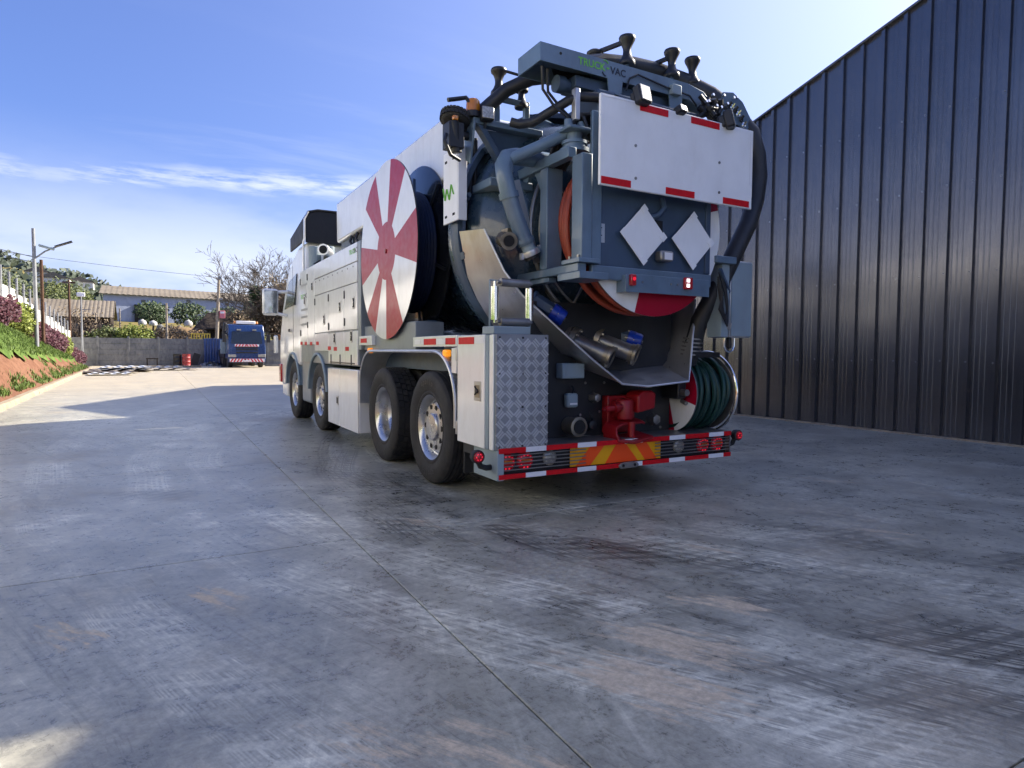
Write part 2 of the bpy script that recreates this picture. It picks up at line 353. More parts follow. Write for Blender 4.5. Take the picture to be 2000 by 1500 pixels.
def soil_mat(name, c0, c1, c2, sc=1.2, bump=.7):
    m, t, b = new_mat(name)
    g = t.new('ShaderNodeNewGeometry').outputs['Position']
    a = t.noise(g, sc, 7, .62); f = t.noise(t.mapping(g, (1, 1, .45)), sc*7, 7, .7)
    c = t.mix(t.ramp(a, .3, .7), c0, c1); c = t.mix(t.math('MULTIPLY', t.ramp(f, .42, .7), .6), c, c2)
    t.put(b.inputs['Base Color'], c); b.inputs['Roughness'].default_value = .95; b.inputs['Specular IOR Level'].default_value = .15
    bn = t.new('ShaderNodeBump'); bn.inputs['Strength'].default_value = bump; bn.inputs['Distance'].default_value = .06
    t.put(bn.inputs['Height'], t.math('ADD', f, a)); t.l.new(bn.outputs[0], b.inputs['Normal']); return m
SOIL = soil_mat('red_soil', S(118, 84, 66), S(130, 96, 76), S(86, 58, 44))
SCRUB = soil_mat('scrub', S(104, 108, 62), S(140, 122, 78), S(70, 82, 44), .12, .4)
MOUND = soil_mat('brown_soil', S(140, 116, 84), S(168, 142, 108), S(96, 78, 56), .8)
KERBM = soil_mat('kerb_concrete', S(150, 138, 120), S(164, 152, 134), S(124, 106, 86), 2.5, .25)
PRECAST = soil_mat('precast_concrete', S(112, 114, 116), S(138, 138, 134), S(84, 86, 88), .9, .3)
WALLW = soil_mat('white_wall', S(232, 230, 224), S(240, 238, 232), S(214, 208, 198), .8, .1)
FARWALL = soil_mat('pale_blue_wall', S(156, 166, 190), S(168, 178, 200), S(140, 150, 174), .3, .1)
FARROOF = soil_mat('weathered_roof', S(126, 117, 104), S(138, 129, 116), S(102, 94, 82), .5, .3)
DARKW = soil_mat('dark_boards', S(56, 50, 46), S(72, 64, 58), S(40, 36, 34), .8, .3)
WOODP = soil_mat('weathered_pole', S(150, 140, 126), S(166, 156, 140), S(110, 100, 88), 1.5, .3)
WOODD = soil_mat('dark_pole', S(86, 66, 54), S(100, 78, 64), S(64, 48, 40), 1.5, .3)
GALV = pm('galvanised', (.24, .25, .26), .55, .3, var=.1)

def leaf_mat(name, c0, c1, rough=.6):
    m, t, b = new_mat(name)
    g = t.new('ShaderNodeNewGeometry'); n = t.noise(g.outputs['Position'], 1.3, 3)
    f = t.math('ADD', t.math('MULTIPLY', g.outputs['Random Per Island'], .7), t.math('MULTIPLY', n, .4), clamp=True)
    t.put(b.inputs['Base Color'], t.mix(f, c0, c1)); b.inputs['Roughness'].default_value = rough; b.inputs['Specular IOR Level'].default_value = .3
    b.inputs['Subsurface Weight'].default_value = 0.0
    return m
GRASS = leaf_mat('grass_blades', S(58, 84, 34), S(112, 132, 64))
PURP = leaf_mat('purple_leaves', S(52, 26, 36), S(98, 56, 66))
YGRN = leaf_mat('lime_leaves', S(84, 100, 36), S(138, 146, 66))
OLIVE = leaf_mat('olive_leaves', S(48, 62, 34), S(104, 112, 60))
DGRN = leaf_mat('dark_green_leaves', S(34, 50, 32), S(72, 90, 54))
DRY = leaf_mat('dry_leaves', S(72, 60, 46), S(140, 122, 96))
ORNG = leaf_mat('orange_leaves', S(150, 100, 60), S(200, 150, 104))
WOODL = leaf_mat('hill_leaves', S(46, 56, 50), S(80, 90, 74))
BARK = pm('bark', S(96, 88, 80), .9, var=.25, scale=4, bump=.3)
BARKD = pm('bark_dark', S(88, 76, 66), .9, var=.25, scale=4, bump=.3)

def fbm(x, y, s=0):
    return (sin(x*1.7+y*.9+s)+sin(x*.8-y*2.1+1.3*s)*.7+sin(x*3.9+y*3.1+2*s)*.35+sin(x*7.1-y*6.3+s)*.18)/2.2
def kerb_x(y): return -5.98-.022*(y-11) - (max(0, y-40)**2)*.03
def crest(y): return max(.12, 1.92-.05*(y-20)) if y > 14 else 2.22
def bank_z(x, y):
    d = kerb_x(y)-.16-x; P = ((0, .03), (.18, .06), (.95, .62), (1.35, .95), (1.9, 1.03), (3, 1.10), (7, 1.25), (14, 1.5))
    if d <= 0: return .1
    for (a, p), (b2, q) in zip(P, P[1:]):
        if d <= b2: return .1*min(1, d/.2+.5) + (p+(q-p)*(d-a)/(b2-a))*crest(y)
    return 1.5*crest(y)
def terr(x, y):
    if y < 53: return -.06
    P = ((53, 0), (60, 1.4), (75, 3.0), (88, 4.6), (110, 8), (160, 9.5), (250, 15), (420, 18), (700, 20), (1600, 5))
    z = 0
    for (a, p), (b2, q) in zip(P, P[1:]):
        if y <= b2: z = p+(q-p)*(y-a)/(b2-a); break
    side = 1+.95*max(-1.2, min(1, (-x-8)/40))*min(1, max(0, (y-120)/120))
    return z*side+fbm(x*.05, y*.04)*min(2.2, (y-53)*.02)-.06
# ---- ground sheet
mb = MB(); xs = [-1500, -500, -200, -120]+[-90+4*i for i in range(46)]+[120, 200, 500, 1500]; ys = [-1500, -300, -60, 0, 40, 53, 56, 60, 66, 74, 82, 90, 100, 112, 126, 142, 160, 180, 200, 220, 240, 260, 290, 330, 380, 430, 500, 700, 1000, 1600]
vs = [(x, y, terr(x, y)) for y in ys for x in xs]; nx = len(xs)
mb.add(vs, [(j*nx+i, j*nx+i+1, (j+1)*nx+i+1, (j+1)*nx+i) for j in range(len(ys)-1) for i in range(nx-1)])
tag(mb.build('ground', SCRUB, smooth=80), kind='structure')
# ---- yard: cast slabs with sawn joints, on a dark bed
yard = MB(); yard.box(-7.6, 40, -30, 52.5, -.05, -.02); yard = tag(yard.build('yard', GAP), kind='structure')
SX = [-7.4, -2.292, 2.85, 6.53, 11.5]; SY = [-9.55+3.17*i for i in range(20)]
SX0 = [-17.0]+SX
slab_cache = {}
for i in range(len(SX)-1):
    for j in range(len(SY)-1):
        w = SX[i+1]-SX[i]; h = SY[j+1]-SY[j]
        if SX[i] > 6 and j > 9: pass
        key = (round(w, 3), round(h, 3))
        if key not in slab_cache:
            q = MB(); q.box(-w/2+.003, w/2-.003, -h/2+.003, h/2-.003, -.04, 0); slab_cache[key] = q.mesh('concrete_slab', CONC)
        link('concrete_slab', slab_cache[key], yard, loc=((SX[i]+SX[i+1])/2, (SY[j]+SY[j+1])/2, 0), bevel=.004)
# ---- kerb stones
kerb = thing('kerb', 'pale concrete kerb along the foot of the red earth bank', 'kerb', (-6, 20, 0))
k0 = MB(); k0.prism([(-.16, -.04), (0.0, -.04), (0.0, .05), (-.035, .115), (-.16, .125)], 'y', -.488, .488); k0 = k0.mesh('kerb_stone', KERBM)
for i in range(59):
    y = -11.5+i; o = link('kerb_stone', k0, kerb, loc=(kerb_x(y)+random.uniform(-.006, .006), y, random.uniform(-.004, .004)), bevel=.012)
    o.rotation_euler = (0, 0, atan2(kerb_x(y-.5)-kerb_x(y+.5), 1.0))
# ---- earth bank
mb = MB(); ds = [-.03, .05, .18, .28, .38, .48, .58, .68, .78, .88, .98, 1.08, 1.18, 1.28, 1.4, 1.6, 1.9, 2.3, 3, 4.5, 8, 14, 40]; yy = [-12+.22*i for i in range(290)]
vs = []
for y in yy:
    for d in ds:
        x = kerb_x(y)-.16-d; z = bank_z(x, y)
        if .15 < d < 1.5:
            w = min(1, (d-.15)*4); g = fbm(y*2.6, d*1.2, 2)*.075+fbm(y*6.5, d*3.1, 5)*.035+random.uniform(-.02, .02)
            x += g*w*crest(y)/1.6; z += g*.5*w
        vs.append((x, y, z if d < 39 else z+2))
n = len(ds); mb.add(vs, [(j*n+i, (j+1)*n+i, (j+1)*n+i+1, j*n+i+1) for j in range(len(yy)-1) for i in range(n-1)])
tag(mb.build('bank', SOIL, smooth=50, fix=False), kind='structure')

TURF = soil_mat('turf', S(74, 96, 44), S(102, 122, 60), S(58, 74, 36), 1.6, .5)
mb = MB(); vs = []; nv = 7
for y in yy:
    lo = .78+.09*sin(y*2.3)+.05*sin(y*5.1)+.03*sin(y*11.7)
    for k in range(nv):
        d = lo+(2.6-lo)*(k/(nv-1))**1.4; x = kerb_x(y)-.16-d; vs.append((x+(.10 if k < 3 else 0), y, bank_z(x, y)+(.09+.03*fbm(y*3, d*3)+.035*fbm(y*9, d*8) if k else -.06)))
mb.add(vs, [(j*nv+i, (j+1)*nv+i, (j+1)*nv+i+1, j*nv+i+1) for j in range(len(yy)-1) for i in range(nv-1)])
tag(mb.build('verge', TURF, smooth=60), kind='structure')
# ---- grass: blades on the crest, clumps on the face and a strip at the foot
def blades(spots, name, mat, h=(.06, .16), w=.012):
    v = []; f = []
    for (x, y, z) in spots:
        a = random.uniform(0, pi); H = random.uniform(*h); lean = random.uniform(-.5, .5)*H; dx, dy = cos(a)*w, sin(a)*w; o = len(v)
        lx, ly = -sin(a)*lean, cos(a)*lean
        v += [(x-dx, y-dy, z), (x+dx, y+dy, z), (x+dx*.7+lx*.4, y+dy*.7+ly*.4, z+H*.6), (x-dx*.7+lx*.4, y-dy*.7+ly*.4, z+H*.6), (x+lx, y+ly, z+H)]
        f += [(o, o+1, o+2, o+3), (o+3, o+2, o+4)]
    q = MB(); q.v = v; q.f = f; q.m = [0]*len(f); return q.build(name, mat, smooth=0)
sp = []
for i in range(60000):
    y = 6+44*random.random()**.85; d = random.triangular(.7, 2.3, .95); x = kerb_x(y)-.16-d
    if d < .78+.08*sin(y*2.3)+.05*sin(y*5.1)+random.uniform(-.06, .06): continue
    sp.append((x+.06, y, bank_z(x, y)+.07))
for i in range(6500):
    y = 7+38*random.random()**1.1; d = random.triangular(.02, .42, .12); x = kerb_x(y)-.16-d
    if fbm(y*1.8, 1, 9) < -.15: continue
    sp.append((x, y, bank_z(x, y)-.01))
for c in range(16):
    cy = 8+36*random.random(); cd = random.uniform(.3, .95); rr = random.uniform(.08, .28)
    for i in range(int(500*rr)):
        y = cy+random.gauss(0, rr); d = cd+random.gauss(0, rr*.5); x = kerb_x(y)-.16-d; sp.append((x, y, bank_z(x, y)-.02))
tag(blades(sp, 'grass', GRASS, (.06, .16), .013), 'short green grass on the crest and foot of the red earth bank', 'grass', kind='stuff')

# ---- foliage
def leaves(q, c, rad3, n, size, mi=0, shell=.45, lump=None):
    cx, cy, cz = c; lumps = [(random.gauss(0, 1), random.gauss(0, 1), random.gauss(0, 1)) for _ in range(9)]
    lumps = [Vector(l).normalized() for l in lumps]; lr = [random.uniform(.75, 1.18) for _ in lumps]
    v = q.v; f = q.f
    for _ in range(n):
        d = Vector((random.gauss(0, 1), random.gauss(0, 1), random.gauss(0, 1))).normalized()
        k = max(range(9), key=lambda i: d.dot(lumps[i])); R = lr[k]*(shell+(1-shell)*random.random()**.5)*random.uniform(.86, 1.08)
        p = Vector((cx+d.x*R*rad3[0], cy+d.y*R*rad3[1], cz+d.z*R*rad3[2]))
        a = Vector((random.gauss(0, 1), random.gauss(0, 1), random.gauss(0, 1))).normalized(); b = a.orthogonal().normalized(); s = size*random.uniform(.6, 1.4); w = s*.45
        o = len(v); v += [tuple(p-b*w), tuple(p+a*s*.55), tuple(p+b*w), tuple(p-a*s*.55)]; f.append((o, o+1, o+2, o+3)); q.m.append(mi)
def shrub(name, label, mat, x, y, z, rx, ry, h, n, size, group, bark=BARKD):
    t = thing(name, label, 'shrub', (x, y, z), group)
    q = MB()
    for _ in range(7): a = random.uniform(0, 2*pi); q.tube([(x, y, z-.05), (x+cos(a)*rx*.25, y+sin(a)*ry*.25, z+h*.35), (x+cos(a)*rx*.6, y+sin(a)*ry*.6, z+h*.75)], [.018, .012, .005], 5)
    q.build('stem', bark, t)
    q = MB(); leaves(q, (x, y, z+h*.5), (rx, ry, h*.52), n, size); q.build('crown', mat, t, smooth=0)
SH = [('purple', 22.6, 'large purple-leaved shrub at the photo left edge, above the bank'), ('lime', 26.6, 'large lime green shrub between two purple shrubs on the bank'),
      ('purple', 30.2, 'purple shrub just right of the large lime green shrub'), ('purple', 32.8, 'second purple shrub right of the large lime green shrub'), ('purple', 35.6, 'third purple shrub right of the large lime green shrub'), ('purple', 38.2, 'purple shrub left of the narrow lime green shrub'),
      ('lime', 40.8, 'narrow lime green shrub farther along the bank'), ('purple', 44.5, 'purple shrub in front of the white wall end, right of the narrow lime shrub'), ('purple', 48.2, 'farthest purple shrub, beside the grey precast wall')]
for i, (kind, y, lab) in enumerate(SH):
    x = -8.05-.004*(y-22); z = bank_z(x, y)-.04; big = {0: 1.08, 1: 1.05}.get(i, .92)
    shrub('purple_shrub' if kind == 'purple' else 'lime_shrub', lab, PURP if kind == 'purple' else YGRN, x, y, z, .62*big, 1.35 if kind == 'purple' else .95, (1.15 if kind == 'purple' else 1.25)*big, 4200, .085, 'shrubs along the bank')

# ---- white boundary wall with fence posts
ww = thing('boundary_wall', 'white plastered wall stepping down along the bank behind the shrubs', 'wall', (-8.9, 36, 1.5))
NSEG = 21  # near segments lie out of view, extended to bounce light onto the truck
for i in range(NSEG):
    y0 = -10+i*3.0; y1 = y0+2.99; zt = 4.75-.0625*max(-1, (y0+1.5)-15.5); q = MB(); q.box(-9.0, -8.84, y0, y1, bank_z(-8.9, y0)-.5, zt); q.box(-9.02, -8.82, y0, y1, zt+.002, zt+.05); q.build('wall_panel', WALLW, ww, bevel=.01)
ff = thing('boundary_fence', 'thin wire fence on posts along the top of the white wall', 'fence', (-8.7, 36, 2.5))
for i in range(19):
    y = 20+i*1.7; zb = 4.75-.0625*(y-14); q = MB(); q.tube([(-8.76, y, zb-1.2), (-8.76, y, zb+.55), (-8.76, y, zb+.75)], [.045, .045, .04], 8); q.build('post', GALV, ff)
for k in range(5):
    q = MB(); q.tube([(-8.73, 14, 4.80+.15*k-.0), (-8.73, 51, 4.80+.15*k-.0625*37)], .006, 4); q.build('wire', GALV, ff)

# ---- warehouse
WX = 6.55
def wh_h(y):
    if y < -7: return 7.82-.29*(-7-y)
    if y < -1.52: return 6.28+.285*(-1.52-y)  # step in the unseen roofline, shaped to leave a sunlit patch on the yard
    if y < 5.27: return 5.756-.285*(y-3.558)
    if y < 12.1: return 7.25-.29*(12.1-y)
    return 7.25-.29*(y-12.1)
def clad_mat():
    m, t, b = new_mat('navy_cladding')
    g = t.new('ShaderNodeNewGeometry').outputs['Position']
    n = t.noise(g, .8, 5); f = t.noise(t.mapping(g, (9, 9, .8)), 2.0, 6, .65)
    c = t.mix(t.ramp(n, .3, .7), (.122, .120, .128), (.146, .143, .150)); c = t.mix(t.math('MULTIPLY', t.ramp(f, .55, .8), .10), c, (.30, .30, .30))
    t.put(b.inputs['Base Color'], c); t.put(b.inputs['Roughness'], t.ramp(f, .3, .7, .20, .27)); b.inputs['Specular IOR Level'].default_value = .8; b.inputs['Metallic'].default_value = .85
    bn = t.new('ShaderNodeBump'); bn.inputs['Strength'].default_value = .10; bn.inputs['Distance'].default_value = .03
    t.put(bn.inputs['Height'], t.noise(t.mapping(g, (1, 2.2, .55)), 1.6, 3)); t.l.new(bn.outputs[0], b.inputs['Normal']); return m
CLAD = clad_mat()
wh = thing('warehouse', 'tall navy blue warehouse clad in ribbed steel, right of the truck', 'warehouse', (WX+5, 2, 0))
MOD = .3336
def sheet_mod(q, y0, ya=None, yb=None):
    prof = [(0, 0), (.045, 0), (.05, .004), (.058, .004), (.063, 0), (.112, 0), (.117, .004), (.125, .004), (.130, 0), (.180, 0), (.185, .004), (.193, .004), (.198, 0), (.228, 0), (.240, .046), (.296, .046), (.308, 0), (MOD, 0)]
    n = len(prof); vs = []
    for (dy, dx) in prof: vs.append((WX-dx, y0+dy, .03))
    for (dy, dx) in prof: vs.append((WX-dx, y0+dy, wh_h(min(y0+dy, 19.6))))
    q.add(vs, [(i, n+i, n+i+1, i+1) for i in range(n-1)])
ys0 = 0.263+MOD-.274-.0
k0 = -8
for k in range(k0, 38):
    y0 = .263-.274+MOD*k; q = MB(); sheet_mod(q, y0); q.build('cladding_sheet', CLAD, wh, smooth=0)
    for z in (1.1, 2.35, 3.6, 4.7):
        if 0 <= k < 17: sc = MB(); sc.cyl((WX-.0465, y0+.268, z+.01*(k % 3)), (WX-.055, y0+.268, z+.01*(k % 3)), .008, 6); sc.build('screw', GALV, wh)
q = MB()
for k in list(range(-48, k0))+list(range(38, 60)):
    if .263-.274+MOD*(k+1) < 19.6: sheet_mod(q, .263-.274+MOD*k)
tag(q.build('cladding', CLAD, wh, smooth=0), kind='stuff')
prof = [(-16, wh_h(-16)), (-7, wh_h(-7)), (-1.521, wh_h(-1.521)), (-1.52, wh_h(-1.519)), (5.27, wh_h(5.27)), (12.1, wh_h(12.1)), (19.6, wh_h(19.6))]
q = MB(); q.prism([(-16, .0)]+[(y, h-.03) for y, h in prof]+[(19.6, .0)], 'x', WX+.02, WX+26); q.build('shell', CLAD, wh, smooth=0, fix=True)
for (a, b2) in zip(prof, prof[1:]):
    if abs(b2[0]-a[0]) < .1: continue
    q = MB(); q.bar((WX-.005, a[0], a[1]+.012), (WX-.005, b2[0], b2[1]+.012), .14, .035); q.build('roof_flashing', CLAD, wh, bevel=.004)
q = MB(); q.box(WX-.055, WX+.3, -16, 19.6, -.02, .028); q.build('plinth', KERBM, wh)

# ---- grey precast wall closing the yard
pw = thing('precast_wall', 'grey precast concrete panel wall closing the far end of the yard', 'wall', (1, 51, 0))
BAY = 1.94
p0 = MB(); p0.box(-BAY/2+.06, BAY/2-.06, -.03, .03, 0, .405); p0 = p0.mesh('panel', PRECAST)
for i in range(12):
    xb = -9.0+BAY*i
    q = MB(); q.box(xb-.075, xb+.075, 50.9, 51.1, -.1, 2.13); q.prism([(xb-.075, 2.13), (xb+.075, 2.13), (xb, 2.19)], 'y', 50.9, 51.1); q.build('post', PRECAST, pw, bevel=.01)
    for r in range(5):
        o = link('panel', p0, pw, loc=(xb+BAY/2, 51+random.uniform(-.006, .006), .415*r-.02), bevel=.012); o.rotation_euler = (random.uniform(-.01, .01), random.uniform(-.003, .003), 0)
# ================================================================== BEHIND THE YARD
def tree_branches(q, p, d, L, r, depth, spread, out=None, bend=.25, minr=.006):
    steps = 4; pts = [Vector(p)]; dd = Vector(d).normalized(); rs = [r]
    for i in range(steps):
        dd = (dd+Vector((random.gauss(0, 1), random.gauss(0, 1), random.gauss(0, .7)))*bend*.35).normalized()
        pts.append(pts[-1]+dd*L/steps); rs.append(max(minr, r*(1-.55*(i+1)/steps)))
    q.tube(pts, rs, 6 if depth > 2 else 4, cap=False)
    if out is not None and depth <= 2: out.append(pts[-1])
    if depth == 0: return
    for _ in range(random.choice((2, 3, 3)) if depth > 3 else random.choice((3, 3, 4))):
        k = random.choice((2, 3, 4)); nd = (dd+Vector((random.gauss(0, 1), random.gauss(0, 1), random.gauss(.25, .7)))*spread).normalized()
        tree_branches(q, pts[k], nd, L*random.uniform(.55, .82), rs[k]*.72, depth-1, spread, out, bend, minr)
# big bare tree behind the blue truck
bt = thing('bare_tree', 'large leafless tree with tangled grey branches behind the blue truck', 'tree', (6.0, 56, .8))
q = MB(); q.tube([(6.0, 56, .6), (6.05, 56, 2.2), (6.0, 56.1, 3.6)], [.36, .28, .24], 10)
for a in range(15):
    an = a*2*pi/7.5+random.uniform(-.2, .2); el = random.uniform(.5, 1.5)
    tree_branches(q, (6.0, 56, 2.2+a*.10), (cos(an), sin(an)*.6, el), random.uniform(2.3, 3.1), .14, 5, .52, minr=.012)
q.build('trunk', BARK, bt, smooth=60)
q = MB()
for c in ((6.3, 55.8, 5.6, 1.7, 1.3, 2.2), (5.2, 55.6, 4.6, 1.5, 1.2, 1.8), (7.4, 56.2, 5.2, 1.6, 1.3, 2.2), (6.3, 55.5, 3.2, 2.0, 1.3, 1.5)): leaves(q, c[:3], c[3:], 3400, .15, shell=.1)
q.build('crown', DRY, bt, smooth=0)
q = MB()
for c in ((4.3, 55.6, 6.1, .55, .5, .8), (4.7, 55.7, 5.2, .5, .5, .8)): leaves(q, c[:3], c[3:], 700, .16, shell=.1)
q.build('creeper', DGRN, bt, smooth=0)
def far_tree(name, label, mat, x, y, z, rx, ry, h, n, size, group='trees beyond the yard', bare=False):
    t = thing(name, label, 'tree', (x, y, z), group); q = MB(); q.tube([(x, y, z-.2), (x+.1, y, z+h*.3), (x, y, z+h*.6)], [h*.035, h*.028, h*.012], 7)
    for _ in range(6): a = random.uniform(0, 2*pi); q.tube([(x, y, z+h*.25), (x+cos(a)*rx*.4, y+sin(a)*ry*.4, z+h*.5), (x+cos(a)*rx*.75, y+sin(a)*ry*.75, z+h*.75)], [h*.018, h*.012, h*.004], 5)
    if bare:
        for a in range(8): tree_branches(q, (x, y, z+h*.15), (cos(a*.8), sin(a*.8)*.6, random.uniform(.5, 1.4)), h*.36, h*.02, 3, .5, minr=.012)
    q.build('trunk', BARKD, t, smooth=60)
    if n: q = MB(); leaves(q, (x, y, z+h*.62), (rx, ry, h*.42), n, size, shell=.35); q.build('crown', mat, t, smooth=0)
far_tree('hedge_tree', 'yellow green bush just over the precast wall', YGRN, -4.9, 54.5, .2, 1.5, 1.0, 3.0, 2200, .16)
far_tree('hedge_tree', 'olive bush left of the yellow green bush over the wall', OLIVE, -6.7, 55.0, .2, 1.4, 1.0, 2.8, 1800, .16)
far_tree('thicket', 'dry twiggy thicket in front of the tan roofed house', DRY, -8.4, 56.0, .4, 1.7, 1.2, 4.4, 500, .13, bare=True)
far_tree('thicket', 'brown scrubby bush behind the middle of the precast wall', DRY, -2.4, 55.5, .3, 1.6, 1.0, 2.9, 1600, .14)
far_tree('thicket', 'brown bush near the yellow crate behind the wall', DRY, -.2, 56.0, .4, 1.2, 1.0, 2.5, 1100, .14)
for i, (x, y, z, rx, h, n) in enumerate(((-3.6, 76, 3.0, 1.7, 3.3, 1800), (.1, 77, 3.2, 2.2, 3.3, 2200), (4.0, 78, 3.2, 2.0, 3.0, 2000), (6.8, 77, 3.0, 1.8, 3.0, 1800))):
    far_tree('round_tree', ['leftmost of the round dark green trees before the long pale building', 'second round dark green tree from the left before the long pale building', 'round dark green tree left of the utility pole', 'round dark green tree partly behind the utility pole'][i], DGRN, x, y, z, rx, 1.6, h, n, .2)
for i, (x, y, z, rx, h, n) in enumerate(((-16.5, 78, 3.2, 2.2, 5.4, 2000), (-13.2, 84, 3.6, 2.4, 5.4, 2000), (-10.6, 82, 3.6, 1.6, 4.4, 1500), (-19.5, 70, 2.4, 2.2, 4.8, 1700), (-11.4, 74, 2.6, 1.5, 4.2, 1300))):
    far_tree('round_tree', ['olive tree behind the street lamp post', 'broad olive tree above the tan roof, left part', 'olive tree touching the left end of the pale building', 'olive tree at far left over the white wall', 'olive tree just over the tan roof'][i], OLIVE, x, y, z, rx, 2.0, h, n, .2)
for i, (x, y, z, rx, h, n, mt) in enumerate(((9.6, 60, 1.4, 2.4, 4.2, 2600, OLIVE), (13.0, 61, 1.4, 2.4, 4.6, 2400, DGRN), (3.4, 59, 1.2, 1.8, 3.6, 1800, DRY), (7.2, 54.0, .1, 1.5, 3.0, 1500, ORNG), (10.6, 54.0, .1, 1.3, 2.4, 1200, ORNG), (16.5, 60, 1.2, 2.6, 5, 2000, OLIVE))):
    far_tree('dense_bush', ['olive bush right of the blue truck roof', 'dark green bush behind the white truck cab', 'brown bush just left of the blue truck cab roof', 'orange leaved bush right of the blue truck', 'small orange leaved bush by the white truck mirror', 'olive bush hidden mostly by the white truck'][i], mt, x, y, z, rx, 1.3, h, n, .16)
# woodland on the hill
q = MB()
for _ in range(1300):
    y = random.uniform(150, 330); x = random.uniform(-110, 110)*y/250; z = terr(x, y); r = random.uniform(1.6, 3.4)
    leaves(q, (x, y, z+r*.6), (r*1.2, r*1.2, r), 26, 1.5, shell=.6)
tag(q.build('woodland', WOODL, smooth=0), 'hazy olive woodland covering the hill behind', 'woodland', kind='stuff')
# hill houses
for i, (x, y, w, d, h) in enumerate(((-27, 210, 7, 6, 4), (-21.5, 216, 6, 5, 4.5), (-33, 230, 6, 6, 4), (-16, 232, 5, 5, 3.5))):
    z = terr(x, y); t = thing('hill_house', ['small pale house on the hill, leftmost but one', 'larger pale house on the hill right of the street lamp', 'pale house highest on the hill at far left', 'small pale house low on the hill, rightmost'][i], 'house', (x, y, z), 'houses on the hill')
    q = MB(); q.box(x-w/2, x+w/2, y-d/2, y+d/2, z-1, z+h); q.build('wall', WALLW, t); q = MB(); q.prism([(x-w/2-.4, z+h+.02), (x+w/2+.4, z+h+.02), (x, z+h+1.6)], 'y', y-d/2-.4, y+d/2+.4); q.build('roof', FARROOF, t)
    for k in (-.25, .25): q = MB(); q.box(x+w*k-.5, x+w*k+.5, y-d/2-.04, y-d/2+.1, z+1.5, z+2.7); q.build('window', GLASS, t)
# tan roofed house
t = thing('tan_house', 'low house with a pale tan corrugated roof behind the wall', 'house', (-9.5, 66, 1.5))
q = MB(); q.box(-12.6, -6.9, 64.6, 70, .5, 4.15); q.build('wall', DARKW, t)
q = MB(); n = 60; A = [(-13.1+6.5*i/n, 64.0, 4.05+.03*sin(i*2.1)) for i in range(n+1)]; B = [(-13.1+6.5*i/n, 67.4, 5.75+.03*sin(i*2.1)) for i in range(n+1)]; q.sheet(A, B, .04); q.build('roof', FARROOF, t)
q = MB(); q.sheet([(-13.1, 67.4, 5.74), (-6.6, 67.4, 5.74)], [(-13.1, 70.6, 4.05), (-6.6, 70.6, 4.05)], .04); q.build('roof', FARROOF, t)
for x in (-11.6, -9.4, -7.8): q = MB(); q.box(x-.5, x+.5, 64.55, 64.65, 2.2, 3.5); q.build('window', GLASS, t)
# long pale building
t = thing('pale_building', 'long pale blue building with a weathered low roof up the slope', 'building', (0, 92, 4))
q = MB(); q.prism([(-8.9, 89.5), (16, 94.5), (16, 104), (-8.9, 100)], 'z', 3.6, 8.1); q.build('wall', FARWALL, t, fix=True)
n = 130; A = [(-9.3+25.9*i/n, 89.0+5.2*i/n, 8.05+.04*sin(i*2.1)) for i in range(n+1)]; B = [(-9.3+25.9*i/n, 94.5+5.0*i/n, 9.45+.04*sin(i*2.1)) for i in range(n+1)]; q = MB(); q.sheet(A, B, .06); q.build('roof', FARROOF, t)
q = MB(); q.sheet([(-9.3, 94.5, 9.44), (16.6, 99.5, 9.44)], [(-9.3, 100.5, 8.0), (16.6, 105, 8.0)], .06); q.build('roof', FARROOF, t)
for x, z in ((-4.6, 7.4), (.6, 7.7), (5.4, 7.6), (11.0, 7.2)): y = 89.5+5*(x+8.9)/24.9; q = MB(); q.box(x-.25, x+.25, y-.08, y+.1, z-.2, z+.15); q.build('window', GLASS, t)
q = MB(); q.box(-5.6, -2.2, 89.7, 90.6, 3.8, 6.9); q.build('doorway', GAP, t)
q = MB(); y = 92; q.lathe([(0, 0), (.9, 0), (.9, 1.5), (.7, 1.75), (0, 1.8)], (8.2, 90.6, 6.2), (0, 0, 1), 20); tag(q.build('water_tank', pm('tank_green', S(46, 74, 52), .6)), 'round green water tank before the long pale building', 'tank')
# white terraces low behind the big tree
for i, (x, y, z, w, h) in enumerate(((10.5, 80, 4.4, 5, 1.5), (14.5, 76, 3.2, 5, 1.5))):
    q = MB(); q.box(x-w/2, x+w/2, y, y+4, z-1.5, z+h); one(q, 'shed', FARWALL, ['pale blue shed behind the bare tree branches', 'low pale shed behind the white truck cab'][i], 'shed')
# soil mound, white bags, dark shed roof
q = MB(); n = 26; m = 12; vs = []
for j in range(m+1):
    for i in range(n+1):
        x = -4.6+8.2*i/n; y = 59.5+5*j/m; z = 1.0+2.35*sin(pi*min(1, max(0, j/m*.8+.12)))*(sin(pi*(i+.6)/(n+1.2))**.45)+fbm(x*1.9, y*1.7)*.16; vs.append((x, y, z))
q.add(vs, [(j*(n+1)+i, j*(n+1)+i+1, (j+1)*(n+1)+i+1, (j+1)*(n+1)+i) for j in range(m) for i in range(n)]); one(q, 'soil_mound', MOUND, 'bare brown earth mound behind the precast wall', 'mound', smooth=60)
BAGW = pm('bag_white', (.45, .45, .43), .8, var=.12, bump=.6, bscale=6); BAGG = pm('bag_grey', (.16, .16, .15), .8, var=.2, bump=.6, bscale=6)
bag0 = MB(); bag0.lathe([(0, 0), (.38, .02), (.46, .18), (.45, .5), (.36, .72), (.2, .80), (.1, .92), (0, .9)], (0, 0, 0), (0, 0, 1), 12)
for v in range(len(bag0.v)): a = bag0.v[v]; bag0.v[v] = (a[0]*(1+.16*sin(a[2]*9+a[1]*7)), a[1]*(1+.14*sin(a[0]*11+a[2]*5)), a[2])
bm = {'w': bag0.mesh('bulk_bag', BAGW), 'g': bag0.mesh('bulk_bag', BAGG)}
